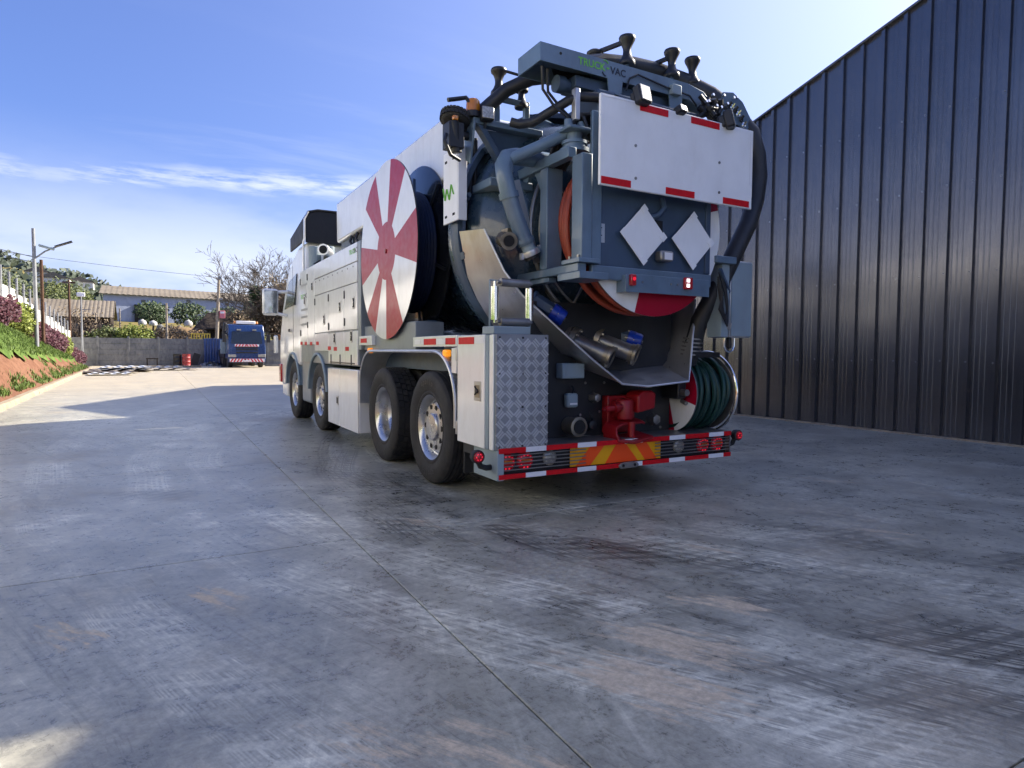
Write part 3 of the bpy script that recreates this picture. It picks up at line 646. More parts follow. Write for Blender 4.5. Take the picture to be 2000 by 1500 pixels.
for i in range(13):
    x = -4.4+.78*i+random.uniform(-.12, .12); k = 'w' if i in (0, 1, 5) else 'g'
    o = link('bulk_bag', bm[k], loc=(x, 66.5+random.uniform(-.4, .4), 2.95+(.9 if k == 'w' else 0)*.6)); o.rotation_euler.z = random.uniform(0, 6); o.scale = (.8, .8, random.uniform(.55, .8))
    ords = ['first', 'second', 'third', 'fourth', 'fifth', 'sixth', 'seventh', 'eighth', 'ninth', 'tenth', 'eleventh', 'twelfth', 'last']
    tag(o, ('white' if k == 'w' else 'grey')+' bulk bag, '+ords[i]+' from the left in the row above the earth mound', 'bag', 'bulk bags in a row')
t = thing('lean_to', 'dark lean-to shed roof between the mound and the utility pole', 'shed', (1.6, 58, 1)); q = MB(); q.sheet([(-.6, 57.2, 2.9), (3.4, 57.2, 3.1)], [(.8, 59.5, 4.5), (3.6, 59.5, 4.6)], .08); q.build('roof', DARKW, t); q = MB(); q.box(.4, 3.2, 58, 59.4, .8, 3.2); q.build('wall', DARKW, t)
# yellow crate, blue gate, drum, oddments at the wall
YEL = pm('yellow_plastic', S(214, 184, 70), .5); q = MB()
q.box(-.95, 0.35, 51.4, 52.2, 2.0, 2.08)
for i in range(8): q.box(-.95+.185*i, -.95+.185*i+.08, 51.4, 51.44, 2.08, 2.42)
q.box(-.95, .43, 51.38, 51.46, 2.42, 2.5); one(q, 'yellow_crate', YEL, 'yellow slatted crate on top of the precast wall left of the gate', 'crate')
BLG = pm('blue_gate', S(34, 66, 120), .5, dirt=.3); t = thing('blue_gate', 'blue corrugated gate in the precast wall left of the blue truck', 'gate', (.55, 50.7, 0))
for i in range(7): q = MB(); q.prism([(-.1+.2*i, 50.72), (-.05+.2*i, 50.68), (.03+.2*i, 50.68), (.08+.2*i, 50.72)], 'z', .06, 2.1); q.build('panel', BLG, t)
q = MB(); q.box(-.14, 1.36, 50.74, 50.8, .03, .1); q.box(-.14, 1.36, 50.74, 50.8, 2.0, 2.08); q.build('frame', BLG, t)
DRUMR = pm('drum_red', S(150, 50, 52), .45, dirt=.3)
for (x, mt, lab) in ((-1.35, DRUMR, 'faded red steel drum standing before the precast wall'), (-1.95, BLACK, 'black steel drum left of the red drum')):
    q = MB(); q.lathe([(0, 0), (.29, 0), (.30, .02), (.285, .04), (.285, .28), (.30, .30), (.285, .32), (.285, .58), (.30, .60), (.285, .62), (.285, .86), (.30, .88), (.29, .89), (.27, .87), (0, .87)], (x, 49.9+.2*(x < -1.5), 0), (0, 0, 1), 22); one(q, 'steel_drum', mt, lab, 'drum')
q = MB(); q.obox((-.72, 50.2, .45), (.5, .05, 1.0), Matrix.Rotation(rad(18), 3, 'Y')); one(q, 'black_board', BLACK, 'black board leaning right of the red drum', 'board', bevel=.01)
for i, (x, y, s) in enumerate(((-.2, 49.4, .28), (.3, 49.2, .34), (.75, 49.6, .26))):
    q = MB(); leaves(q, (x, y, s*.4), (s, s*.7, s*.5), 26, s*.7); q.lathe([(0, 0), (s, .02), (s*.8, s*.4), (.05, s*.7)], (x, y, 0), (0, 0, 1), 8); one(q, 'scrap_heap', STEELD, ['small scrap heap beside the black board', 'scrap metal heap before the blue gate, largest of three', 'scrap heap nearest the blue truck'][i], 'scrap', smooth=20)
q = MB(); q.bar((-4.0, 46.0, .06), (-.6, 45.4, .06), .35, .12); one(q, 'concrete_beam', KERBM, 'long pale concrete beam lying on the yard before the drums', 'beam', bevel=.01)
q = MB(); q.bar((3.9, 47.5, .07), (9.5, 47.2, .07), .3, .14); one(q, 'kerb_block', PRECAST, 'grey kerb beam on the ground right of the blue truck', 'beam', bevel=.01)
for xx in (-4.7, -3.95): pass
t = thing('sawhorse', 'small dark sawhorse before the precast wall', 'sawhorse', (-3.6, 49.9, 0))
q = MB(); q.box(-4.0, -3.2, 49.85, 49.95, .5, .58); q.build('top', DARKW, t)
for x in (-3.92, -3.28): q = MB(); q.box(x-.04, x+.04, 49.86, 49.94, 0, .5); q.build('leg', DARKW, t)
# ---- corrugated roof sheets lying on the ground
SHW = pm('sheet_white', (.70, .71, .70), .35, .2, dirt=.25, dirtcol=(.3, .25, .2)); SHG = pm('sheet_grey', (.36, .37, .38), .45, .4, dirt=.3, dirtcol=(.2, .16, .12)); SHB = pm('sheet_brown', (.15, .12, .10), .6, var=.2)
def corr(x, y, z, w, d, rot, mat, label, tilt=0):
    n = 48; q = MB(); pf = []
    for i in range(n+1):
        u = i/n; ph = (u*4) % 1; h = 0 if ph < .35 else ((ph-.35)/.15*.055 if ph < .5 else (.055 if ph < .8 else (1-ph)/.2*.055)); pf.append((-w/2+w*u, h))
    A = [(a, -d/2, h+.0) for a, h in pf]; B = [(a, d/2, h+tilt) for a, h in pf]; q.sheet(A, B, .012)
    o = one(q, 'roof_sheet', mat, label, 'sheet', 'corrugated sheets on the yard', loc=(x, y, z), smooth=25); o.rotation_euler.z = rot
corr(-5.25, 31.2, .06, 1.75, 1.5, .12, SHW, 'front white corrugated sheet by the kerb, lying by itself')
corr(-5.2, 36.6, .06, 3.0, 3.2, .15, SHB, 'dark brown corrugated sheet at the bottom of the stack')
corr(-4.9, 36.4, .15, 2.3, 3.0, .18, SHG, 'grey corrugated sheet in the middle of the stack')
corr(-4.85, 36.6, .24, 2.2, 2.6, .10, SHW, 'topmost pale corrugated sheet of the stack')
corr(-2.75, 38.6, .05, 3.0, 1.6, .05, SHB, 'flat dark brown sheet right of the stack, on the concrete')
corr(-3.0, 38.4, .18, 1.9, 1.6, .1, SHG, 'grey corrugated sheet on the flat dark sheet')
corr(-5.6, 33.8, .05, 2.6, 2.2, .2, SHB, 'dark sheet between the front white sheet and the stack')
# ---- poles and wires
up = thing('utility_pole', 'tall weathered utility pole with a red and white box behind the blue truck', 'pole', (1.0, 52, 0))
q = MB(); q.tube([(.82, 52, -.1), (1.0, 52, 3.5), (1.17, 52, 7.05)], [.15, .13, .10], 12); q.build('mast', WOODP, up)
q = MB(); q.box(1.1, 1.3, 51.9, 52.1, 6.85, 7.08); q.box(1.12, 1.4, 51.9, 52.0, 5.2, 5.34); q.build('insulator', GALV, up)
RW = pm('box_red', S(206, 120, 130), .5); q = MB(); q.box(1.15, 1.55, 51.75, 52.0, 3.75, 4.35); bx = q.build('meter_box', RW, up, bevel=.02); q = MB(); q.box(1.2, 1.5, 51.74, 51.752, 4.12, 4.28); q.build('label_plate', WHITER, bx)
for i, (x, y, z0, z1, r, mt, lab) in enumerate(((-8.85, 53, 0, 6.3, .09, WOODD, 'dark wooden pole behind the precast wall, left of the drums'), (-2.55, 53.6, 0, 4.9, .10, WOODP, 'short weathered post over the middle of the precast wall'), (-5.9, 58, 0, 4.6, .07, WOODP, 'thin pale post behind the yellow green bush'), (-7.6, 58.5, 0, 4.2, .07, WOODP, 'thin pale post between the tan house and the bush'))):
    q = MB(); q.tube([(x, y, z0), (x, y, z1)], [r, r*.75], 9)
    if i == 0: q.box(x-.4, x+.4, y-.04, y+.04, z1-.25, z1-.13)
    one(q, 'wooden_pole', mt, lab, 'pole')
sl = thing('solar_street_lamp', 'galvanised street lamp with angled solar panel arm above the bank', 'street lamp', (-7.4, 26.6, 1.7))
q = MB(); q.tube([(-7.4, 26.6, 1.3), (-7.4, 26.6, 5.85)], [.075, .06], 12); q.build('mast', GALV, sl)
q = MB(); q.tube([(-7.36, 26.6, 4.72), (-7.05, 26.6, 5.0), (-6.55, 26.6, 5.28)], .03, 8); q.build('arm', GALV, sl)
q = MB(); q.obox((-6.45, 26.6, 5.33), (.62, .3, .045), Matrix.Rotation(rad(-24), 3, 'Y')); q.build('solar_panel', BLACKG, sl, bevel=.005)
q = MB(); q.obox((-7.0, 26.6, 5.16), (.5, .22, .09), Matrix.Rotation(rad(14), 3, 'Y')); q.build('lamp_head', GREYL, sl, bevel=.02)
q = MB(); q.tube([(-7.22, 26.9, 1.5), (-7.22, 26.9, 4.7)], [.06, .055], 10); one(q, 'wooden_pole', WOODD, 'brown pole standing right beside the solar street lamp', 'pole')
s2 = thing('street_lamp', 'slim distant lamp post with a small round head before the tan house', 'street lamp', (-7.9, 50.3, 0))
q = MB(); q.tube([(-7.9, 50.3, 0), (-7.9, 50.3, 4.9)], [.07, .05], 9); q.build('mast', GALV, s2); q = MB(); q.obox((-7.9, 50.2, 5.05), (.5, .12, .3)); q.build('lamp_head', WHITEM, s2, bevel=.04); q = MB(); q.bar((-7.9, 50.3, 4.0), (-7.35, 50.3, 4.05), .06, .05); q.build('arm', GALV, s2)
def wire(a, b, sag, lab, r=.012):
    a, b = Vector(a), Vector(b); q = MB(); q.tube([a.lerp(b, i/16)-Vector((0, 0, sag*4*(i/16)*(1-i/16))) for i in range(17)], r, 4); one(q, 'overhead_wire', BLACK, lab, 'wire')
wire((-30, 52, 10.2), (1.15, 52, 7.0), .5, 'overhead wire running from the left edge to the utility pole')
wire((-24, 30, 9.6), (-7.4, 26.6, 4.75), .3, 'upper overhead wire reaching the solar street lamp from the left')
wire((-24, 30, 9.0), (-7.4, 26.6, 4.55), .3, 'lower overhead wire reaching the solar street lamp from the left')
wire((-7.2, 27, 4.4), (-8.85, 53, 6.1), .25, 'thin wire from the street lamp down to the dark wooden pole')

# ---- parked blue truck, seen from the front
BLUE = pm('blue_cab', S(24, 54, 104), .25, coat=.6, var=.06, dirt=.1); BLUEL = pm('blue_trim', S(22, 44, 84), .35)
TX, TY = 2.15, 43.3
bt2 = thing('blue_truck', 'parked blue crane truck facing the camera at the far end of the yard', 'truck', (TX, TY+2, 0))
w = 1.22
q = MB(); q.prism([(-.02, .62), (-.02, 1.35), (.10, 2.45), (.30, 2.95), (.7, 3.02), (2.1, 3.02), (2.1, .62)], 'x', TX-w, TX+w)
q.v = [(v[0]+(0.10 if v[0] < TX else -.10)*max(0, (v[2]-1.4)/1.6), v[1]+TY, v[2]) for v in q.v]; cab = q.build('cab', BLUE, bt2, bevel=.06, fix=True)
q = MB(); q.prism([(TX-1.0, 1.66), (TX+1.0, 1.66), (TX+.93, 2.5), (TX-.93, 2.5)], 'y', 0, .03); q.v = [(v[0], TY-.055+v[1]+(v[2]-1.35)*.11, v[2]) for v in q.v]; q.build('windscreen', GLASS, bt2, bevel=.01)
for s in (-1, 1):
    q = MB(); q.prism([(TY+.35, 1.5), (TY+1.3, 1.5), (TY+1.3, 2.4), (TY+.55, 2.4)], 'x', TX+s*1.16-.02, TX+s*1.16+.03); q.build('side_window', GLASS, bt2)
    q = MB(); q.box(TX+s*1.42-.12, TX+s*1.42+.12, TY-.02, TY+.12, 1.75, 2.3); q.bar((TX+s*1.42, TY+.1, 2.25), (TX+s*1.1, TY+.3, 2.3), .05, .05); q.build('mirror', BLACK, bt2, bevel=.03)
    q = MB(); q.box(TX+s*.95-.25, TX+s*.95+.25, TY-.07, TY+.1, .72, .92); q.build('headlight', LAMPG, bt2, bevel=.02)
    q = MB(); q.lathe([(0, -.17), (.3, -.17), (.42, -.16), (.5, -.12), (.5, .12), (.42, .16), (0, .16)], (TX+s*1.0, TY+1.1, .5), (1, 0, 0), 26); q.build('wheel', RUBBER, bt2)
    q = MB(); q.box(TX+s*.5-.13, TX+s*.5+.13, TY+.02, TY+.2, 2.56, 2.66); q.build('visor_lamp', LAMPG, bt2)
    q = MB(); q.lathe([(0, 0), (.09, 0), (.09, .1), (.06, .16), (0, .17)], (TX+s*.72, TY+.55, 3.05), (0, 0, 1), 14); q.build('beacon', AMBER, bt2)
q = MB(); q.box(TX-.62, TX+.62, TY+.4, TY+.75, 3.02, 3.24); q.build('light_bar', WHITEM, bt2, bevel=.04)
for z in (1.0, 1.2, 1.34): q = MB(); q.box(TX-.7, TX+.7, TY-.06, TY-.01, z, z+.09); q.build('grille_bar', BLACK, bt2, bevel=.01)
q = MB(); q.box(TX-1.2, TX+1.2, TY-.14, TY+.2, .36, .66); bmp = q.build('bumper', BLUEL, bt2, bevel=.03)
def chevrons(x0, x1, yy, z0, z1, parent, n, yslope=0):
    P = MB(); P.box(x0, x1, yy, yy+.008, z0, z1, 0); P.build('chevron_plate', WHITER, parent)
    h = z1-z0; cx = (x0+x1)/2; st = (x1-x0)/n
    for i in range(n):
        xa = x0+st*i; s = 1 if xa+st/2 < cx else -1; q = MB(); q.prism([(xa+st*.08, z0+.004), (xa+st*.58, z0+.004), (min(x1, xa+st*.58+s*h*.6), z1-.004), (max(x0, xa+st*.08+s*h*.6), z1-.004)], 'y', yy-.006, yy-.001); q.build('chevron', REDR, parent)
chevrons(TX-1.12, TX+1.12, TY-.16, .40, .62, bmp, 11); chevrons(TX-.78, TX+.78, TY-.075, 1.46, 1.62, cab, 8)
q = MB(); q.box(TX-.25, TX+.25, TY-.175, TY-.168, .42, .52); q.build('number_plate', WHITER, bmp)
q = MB(); q.box(TX-1.2, TX+1.2, TY+2.5, TY+8.5, .7, 1.25); q.box(TX-.5, TX+.5, TY+1.5, TY+8.6, .45, .75); q.build('flatbed', BLACK, bt2)
q = MB(); q.box(TX-1.25, TX-.75, TY+2.2, TY+2.7, 1.25, 2.6); q.tube([(TX-1.05, TY+2.5, 1.2), (TX-1.25, TY+2.4, 2.4), (TX-1.15, TY+2.3, 3.15)], .13, 8); q.build('crane', BLACK, bt2, bevel=.03)
q = MB(); q.box(TX-1.5, TX-1.2, TY+1.9, TY+2.3, .95, 1.95); q.build('control_cabinet', GREYL, bt2, bevel=.02)
for y in (5.2, 6.5):
    for s in (-1, 1): q = MB(); q.lathe([(0, -.17), (.3, -.17), (.42, -.16), (.5, -.12), (.5, .12), (.42, .16), (0, .16)], (TX+s*1.0, TY+y, .5), (1, 0, 0), 22); q.build('wheel', RUBBER, bt2)
q = MB(); q.bar((TX-1.15, TY+2.6, 0), (TX-1.15, TY+2.6, 1.2), .2, .2); q.box(TX-1.45, TX-.9, TY+2.4, TY+2.85, 0, .05); q.build('outrigger', BLACK, bt2)
# ================================================================== THE VACUUM TRUCK  (x right, y forward, rear bumper at y = 0)
TR = thing('vacuum_truck', 'large white and slate blue vacuum tanker truck seen from its left rear corner', 'truck', (0, 4.5, 0))
def part(mb, name, mat, parent=None, bevel=0.0, smooth=40, fix=False, label=None): return mb.build(name, mat, parent or TR, label, bevel, smooth, None, fix)
def B(*a): return MB().box(*a)
def arc(cx, cz, r, a0, a1, n): return [(cx+r*cos(rad(a0+(a1-a0)*i/n)), cz+r*sin(rad(a0+(a1-a0)*i/n))) for i in range(n+1)]

RIMM = pm('rim_alloy', (.60, .60, .60), .27, .9, var=.12, dirt=.3, dirtcol=(.22, .21, .20), rvar=.18)
# ---- wheels (axis x, outer face at -x)
def wheel_meshes():
    R = .515; O = (0, 0, 0); X = (-1, 0, 0); M = {}
    side = [(.288, .100), (.300, .128), (.318, .136), (.335, .132), (.36, .143), (.41, .150), (.452, .149), (.485, .141), (.50, .132), (.508, .120)]
    def tyre(grooves, rt):
        prof = list(side); xs = []
        g = [-.07, -.025, .025, .07] if grooves else []
        prof.append((rt, .112))
        for c in reversed(g): prof += [(rt, c+.007), (rt-.013, c+.005), (rt-.013, c-.005), (rt, c-.007)]
        prof.append((rt, -.112)); prof += [(r, -h) for r, h in reversed(side)]
        q = MB(); q.lathe(prof, O, X, 64); return q
    M['tyre_rib'] = tyre(True, R).mesh('tyre', RUBBER, 32); M['tyre_block'] = tyre(False, R-.013).mesh('tyre', RUBBER, 32)
    q = MB(); nb = 44
    for i in range(nb):
        for k, c in enumerate((-.088, -.03, .03, .088)):
            a = 2*pi*(i+.25*k)/nb; u = Vector((0, cos(a), sin(a))); tt = Vector((0, -sin(a), cos(a))); sk = .12*(1 if k < 2 else -1)
            Rm = Matrix((Vector((1, 0, 0))*1.0+tt*sk, tt, u)).transposed(); q.obox(Vector((c, 0, 0))+u*(R-.009), (.049, 2*pi*R/nb*.86, .018), Rm)
    M['tread'] = q.mesh('tread', RUBBER, 30)
    q = MB(); q.lathe([(.288, .098), (.302, .112), (.306, .120), (.298, .126), (.288, .118), (.276, .10), (.268, .085), (.262, .05), (.25, .045), (.222, .080), (.215, .086), (.15, .090), (.148, .092), (0, .092)], O, X, 56); M['rim_disc'] = q.mesh('rim', RIMM, 30)
    q = MB(); q.lathe([(.125, .09), (.127, .108), (.118, .116), (.06, .122), (0, .123)], O, X, 40)
    M['hub'] = q.mesh('hub_cap', RIMM, 30)
    for i in range(10): a = 2*pi*i/10; q = MB(); q.cyl((-.078, .186*cos(a), .186*sin(a)), (-.0915, .184*cos(a), .184*sin(a)), .026, 14); M['hole%d' % i] = q.mesh('hand_hole', GAP, 30)  # dark discs laid on the rim, shade of the holes in their colour
    q = MB(); q.lathe([(.288, .098), (.302, .112), (.306, .120), (.298, .126), (.288, .118), (.272, .10), (.262, .085), (.255, .03), (.262, -.01), (.250, -.03), (.235, -.06), (.23, -.10), (.17, -.115), (.15, -.08), (.12, -.06), (0, -.055)], O, X, 56); M['rim_deep'] = q.mesh('rim', RIMM, 30)
    q = MB()
    for base in (pi/2+.33, -pi/2+.33):
        wds = 'apollo'; 
        for i, ch in enumerate(wds):
            vs, fs = text_geo(ch, .075, True); wdt = max(v[0] for v in vs)/2; a = base-(i)*.118; u = Vector((0, -cos(a), sin(a))); tt = Vector((0, -sin(a), -cos(a)))
            for hh in (.1525,): q.add([Vector((-hh, 0, 0))+u*(.395+v[1])+tt*(v[0]-wdt) for v in vs], fs)
    M['text'] = q.mesh('lettering', RUBBERL, 0)
    return M
WM = wheel_meshes()
def wheel(x, y, kind, side, text=False):
    o = link('wheel', WM['tyre_block' if kind == 'deep' else 'tyre_rib'], TR, loc=(x, y, .515))
    if side > 0: o.rotation_euler.z = pi
    def sub(nm, key): c = bpy.data.objects.new(nm, WM[key]); COL.objects.link(c); c.parent = o
    if kind == 'deep': sub('rim', 'rim_deep'); sub('tread', 'tread')
    else:
        sub('rim', 'rim_disc'); sub('hub_cap', 'hub')
        for i in range(10): sub('hand_hole', 'hole%d' % i)
    if text: sub('lettering', 'text')
for y, k in ((1.36, 'disc'), (2.73, 'deep'), (5.81, 'disc'), (7.79, 'disc')):
    for s in (-1, 1):
        wheel(s*1.07, y, k, s, k == 'disc' and y < 2 or y > 5 and False)
        if k == 'deep': wheel(s*.73, y, 'deep', s)
# ---- chassis
for x in (-.42, .42): part(B(x-.04, x+.04, .38, 9.0, .68, .95), 'frame_rail', BLACK)
q = MB()
for y in (1.36, 2.73, 5.81, 7.79): q.cyl((-1.0, y, .515), (1.0, y, .515), .075, 16); 
part(q, 'axle', BLACK)
q = MB(); q.lathe([(0, -.24), (.16, -.22), (.24, -.1), (.24, .1), (.16, .22), (0, .24)], (0, 2.73, .52), (0, 1, 0), 20); part(q, 'differential', BLACK)
part(B(-.38, .38, .45, 8.6, .62, 1.05), 'underbody_fill', BLACK); part(B(-1.0, 1.0, 3.6, 5.1, .35, .98), 'fuel_tank', BLACK, bevel=.05)  # long black block is added fill for the dark underbody between the rails
part(B(-.95, .95, .7, 3.5, 1.02, 1.2), 'subframe', SLATED); part(B(-.95, .95, 6.0, 7.4, 1.02, 1.3), 'subframe', SLATED)

# ---- rear mudguard of tread plate over the back axles
def wrap(pts, x0, x1, name, mat, th=.012, parent=None, bevel=0):
    q = MB(); q.sheet([(x0, y, z) for y, z in pts], [(x1, y, z) for y, z in pts], th); return part(q, name, mat, parent, bevel, 50)
def guard(y0, y1, r, zc, zt, zlo=None):
    a = [(y0, zlo if zlo else zc)]+[(y0+r-r*cos(rad(t)), zc+r*.98*sin(rad(t))) for t in range(0, 91, 10)]
    b = [(y1-r+r*cos(rad(t)), zc+r*.98*sin(rad(t))) for t in range(90, -1, -10)]+[(y1, zlo if zlo else zc)]
    return a+b
rg = guard(.70, 3.50, .46, .76, 1.2, .58); mg = wrap(rg, -1.235, -.80, 'mudguard', ALU)
edge = MB(); edge.tube([(-1.238, y, z) for y, z in rg], .016, 8); part(edge, 'rim_trim', ALU, mg)
def lozenges(frame, nu, nv, p, parent, mat):
    """basket weave of small raised bars; frame(u, v) gives a point and its normal"""
    q = MB()
    for i in range(nu):
        for j in range(nv):
            s = 1 if (i+j) % 2 else -1
            for k in (-1, 0, 1):
                o, uu, vv, nn = frame(i, j); d = (uu*s+vv).normalized(); e = (vv*s-uu).normalized() if s > 0 else (vv+uu).normalized()
                d = (uu+vv*s).normalized(); e = (vv-uu*s).normalized(); c = o+e*k*p*.25
                q.obox(c, (p*.86, p*.17, .007), Matrix((d, e, nn)).transposed())
    return tag(part(q, 'tread_pattern', mat, parent, smooth=0), kind='stuff')
PL = []
for (a, b2) in zip(rg, rg[1:]):
    L = hypot(b2[0]-a[0], b2[1]-a[1]); n = max(1, round(L/.05))
    for i in range(n): PL.append((a[0]+(b2[0]-a[0])*(i+.5)/n, a[1]+(b2[1]-a[1])*(i+.5)/n, (b2[0]-a[0])/L, (b2[1]-a[1])/L))
def fr(i, j):
    y, z, ty, tz = PL[i]; return Vector((-1.21+.05*j, y, z))+Vector((0, -tz, ty))*.014, Vector((0, ty, tz)), Vector((1, 0, 0)), Vector((0, -tz, ty))
lozenges(fr, len(PL), 8, .05, mg, ALU)
for yc in (5.81, 7.79):
    pts = [(yc-.62, .62)]+[(yc-.62*cos(rad(t)), .56+.60*sin(rad(t))) for t in range(15, 166, 10)]+[(yc+.62, .60)]
    g2 = wrap(pts, -1.235, -.85, 'mudguard', GREYL); e2 = MB(); e2.tube([(-1.24, y, z) for y, z in pts], .022, 8); part(e2, 'rim_trim', GREYL, g2)
part(B(-1.2, -.85, 6.45, 7.15, .35, 1.1), 'step_box', GREYP, bevel=.04)
part(B(-1.22, -1.05, 8.42, 8.95, .35, .6), 'step_box', WHITE, bevel=.03)

# ---- side lockers
part(B(-1.225, -.35, 3.56, 7.05, 1.02, 2.53), 'locker_body', GREYP, bevel=.006)
def door(y0, y1, z0, z1, latch=None, hinges=(), g=.006, x=-1.2285):
    d = part(B(x-.014, x, y0+g, y1-g, z0+g, z1-g), 'locker_door', WHITE, bevel=.004)
    if latch:
        ly, lz = latch; part(B(x-.020, x-.0145, ly-.055, ly+.055, lz-.075, lz+.075), 'latch', STAIN, d, .003)
        h = MB(); h.box(x-.0225, x-.0203, ly-.038, ly+.038, lz-.055, lz+.055); part(h, 'latch_recess', GAP, d); h = MB(); h.bar((x-.026, ly, lz-.045), (x-.026, ly, lz+.04), .02, .01); h.cyl((x-.023, ly-.015, lz+.01), (x-.033, ly-.015, lz+.01), .014, 10); part(h, 'handle', CHROME, d)
    for (hy, hz) in hinges: part(B(x-.024, x-.0145, hy-.018, hy+.018, hz-.05, hz+.05), 'hinge', BLACK, d, .003)
    return d
door(6.47, 7.04, 1.30, 2.52, (6.66, 2.02), ((7.0, 2.35), (7.0, 1.5)))
door(5.95, 6.47, 1.30, 2.52, (6.08, 2.2), ((6.44, 2.38), (6.44, 1.62)))
fl = door(3.57, 5.95, 2.29, 2.525); sp2 = door(3.57, 5.95, 2.04, 2.29)
scr = 0
for i in range(9):
    q = MB(); q.cyl((-1.2425, 3.75+.26*i, 2.245), (-1.2455, 3.75+.26*i, 2.245), .011, 8); part(q, 'screw', BLACK, sp2)
door(5.07, 5.95, 1.47, 2.04, (5.3, 1.66), ((5.9, 1.95),)); door(4.21, 5.07, 1.47, 2.04, (4.40, 1.79), ((5.03, 1.95), (5.03, 1.55))); door(3.57, 4.21, 1.47, 2.04, (3.73, 1.80), ((4.17, 1.93), (4.17, 1.58)))
door(5.07, 5.95, 1.20, 1.47); door(4.21, 5.07, 1.03, 1.46, (4.70, 1.38)); door(3.57, 4.21, 1.03, 1.46, (3.84, 1.39))
for i, (y, z) in enumerate(((6.95, 1.33), (6.6, 1.325), (6.2, 1.32), (5.75, 1.32), (5.0, 1.245), (4.66, 1.235), (4.05, 1.235))): part(B(-1.2455, -1.243, y-.085, y+.085, z-.026, z+.026), 'reflector', REDR)
for y in (4.9, 4.4, 3.85): part(B(-1.252, -1.243, y-.008, y+.008, 1.03, 1.16), 'strap', BLACK)
part(B(-1.25, -1.244, 3.7, 4.95, 1.045, 1.06), 'strap', BLACK)
sk = part(B(-1.225, -.9, 3.58, 5.12, .2, .975), 'side_skirt', WHITE, bevel=.01)
for a, b2 in ((3.585, 4.47), (4.48, 5.115)): part(B(-1.24, -1.226, a, b2, .2, .965), 'skirt_panel', WHITE, sk, .004)
part(B(-1.2465, -1.2405, 4.52, 4.62, .48, .60), 'latch', STAIN, sk, .002); part(B(-1.249, -1.2467, 4.54, 4.60, .50, .58), 'latch_recess', GAP, sk)
part(B(-1.24, -1.0, 3.43, 3.555, 1.22, 2.52), 'corner_post', GREYP, bevel=.008); part(B(-1.2, -.9, 1.72, 3.42, 1.215, 1.5), 'reel_base', GREYP, bevel=.01)
r1 = part(B(-1.245, -1.2, 2.98, 3.5, 1.275, 1.385), 'side_rail', WHITE, bevel=.005); part(B(-1.249, -1.2455, 3.18, 3.42, 1.305, 1.355), 'reflector', REDR, r1)
# writing on the lockers
q = MB(); text(q, 'TRUCK', .085, (-1.2435, 3.93, 2.40), (0, -1, 0), (0, 0, 1)); part(q, 'lettering', GREENT, fl, smooth=0)
q = MB(); text(q, 'VAC', .085, (-1.2435, 3.73, 2.40), (0, -1, 0), (0, 0, 1)); part(q, 'lettering', DARKT, fl, smooth=0)
q = MB(); text(q, 'TRUCK', .10, (-1.2435, 6.98, 2.06), (0, -1, 0), (0, 0, 1)); part(q, 'lettering', GREENT, smooth=0)
q = MB(); text(q, 'VAC', .10, (-1.2435, 6.68, 2.06), (0, -1, 0), (0, 0, 1)); part(q, 'lettering', DARKT, smooth=0)
for z, L in ((2.26, .5), (1.86, .5), (1.74, .5), (1.62, .48)): part(B(-1.2436, -1.2427, 6.96-L, 6.96, z, z+.035), 'print_line', GREYT)

# ---- cab
q = MB(); q.prism([(8.95, .55), (9.12, 1.0), (9.14, 1.45), (9.0, 2.0), (8.72, 2.6), (8.3, 2.92), (7.8, 3.05), (7.12, 3.05), (7.12, 1.0), (7.25, .95), (8.3, 1.15), (8.45, .55)], 'x', -1.235, 1.235)
q.v = [(v[0]*(1-.10*max(0, (v[2]-1.7)/1.35)), v[1], v[2]) for v in q.v]; cb = part(q, 'cab', WHITE, bevel=.05, fix=True)
q = MB(); q.prism([(7.75, 2.02), (8.66, 1.98), (8.45, 2.5), (7.75, 2.58)], 'x', -1.245, -1.16); q.v = [(v[0]*(1-.10*max(0, (v[2]-1.7)/1.35)), v[1], v[2]) for v in q.v]; part(q, 'side_window', GLASS, cb, bevel=.01, fix=True)
q = MB(); q.prism([(-1.05, 1.75), (1.05, 1.75), (.95, 2.65), (-.95, 2.65)], 'y', 0, .02); q.v = [(v[0], 9.08-(v[2]-1.75)*.42+v[1], v[2]) for v in q.v]; part(q, 'windscreen', GLASS, cb, fix=True)
part(B(-1.25, -1.236, 8.0, 8.15, 1.55, 1.6), 'door_handle', BLACK, cb); part(B(-1.242, -1.238, 7.68, 7.69, 1.2, 2.7), 'door_seam', GAP, cb); part(B(-1.27, -1.2, 8.86, 9.05, .6, .95), 'corner_lamp', REDL, cb, .02)
# mirror on its arms
mr = part(B(-1.63, -1.35, 8.50, 8.62, 1.86, 2.36), 'wing_mirror', WHITE, bevel=.05); part(B(-1.605, -1.375, 8.494, 8.499, 1.90, 2.32), 'mirror_glass', MIRROR, mr, .002)
q = MB(); q.tube([(-1.37, 8.56, 2.3), (-1.2, 8.5, 2.31), (-1.12, 8.45, 2.3)], .03, 8); q.tube([(-1.37, 8.56, 1.9), (-1.2, 8.52, 1.86)], .03, 8); part(q, 'mirror_arm', WHITE, mr)
part(B(-1.36, -1.3, 8.9, 9.08, 1.15, 1.5), 'kerb_mirror', WHITE, bevel=.025)
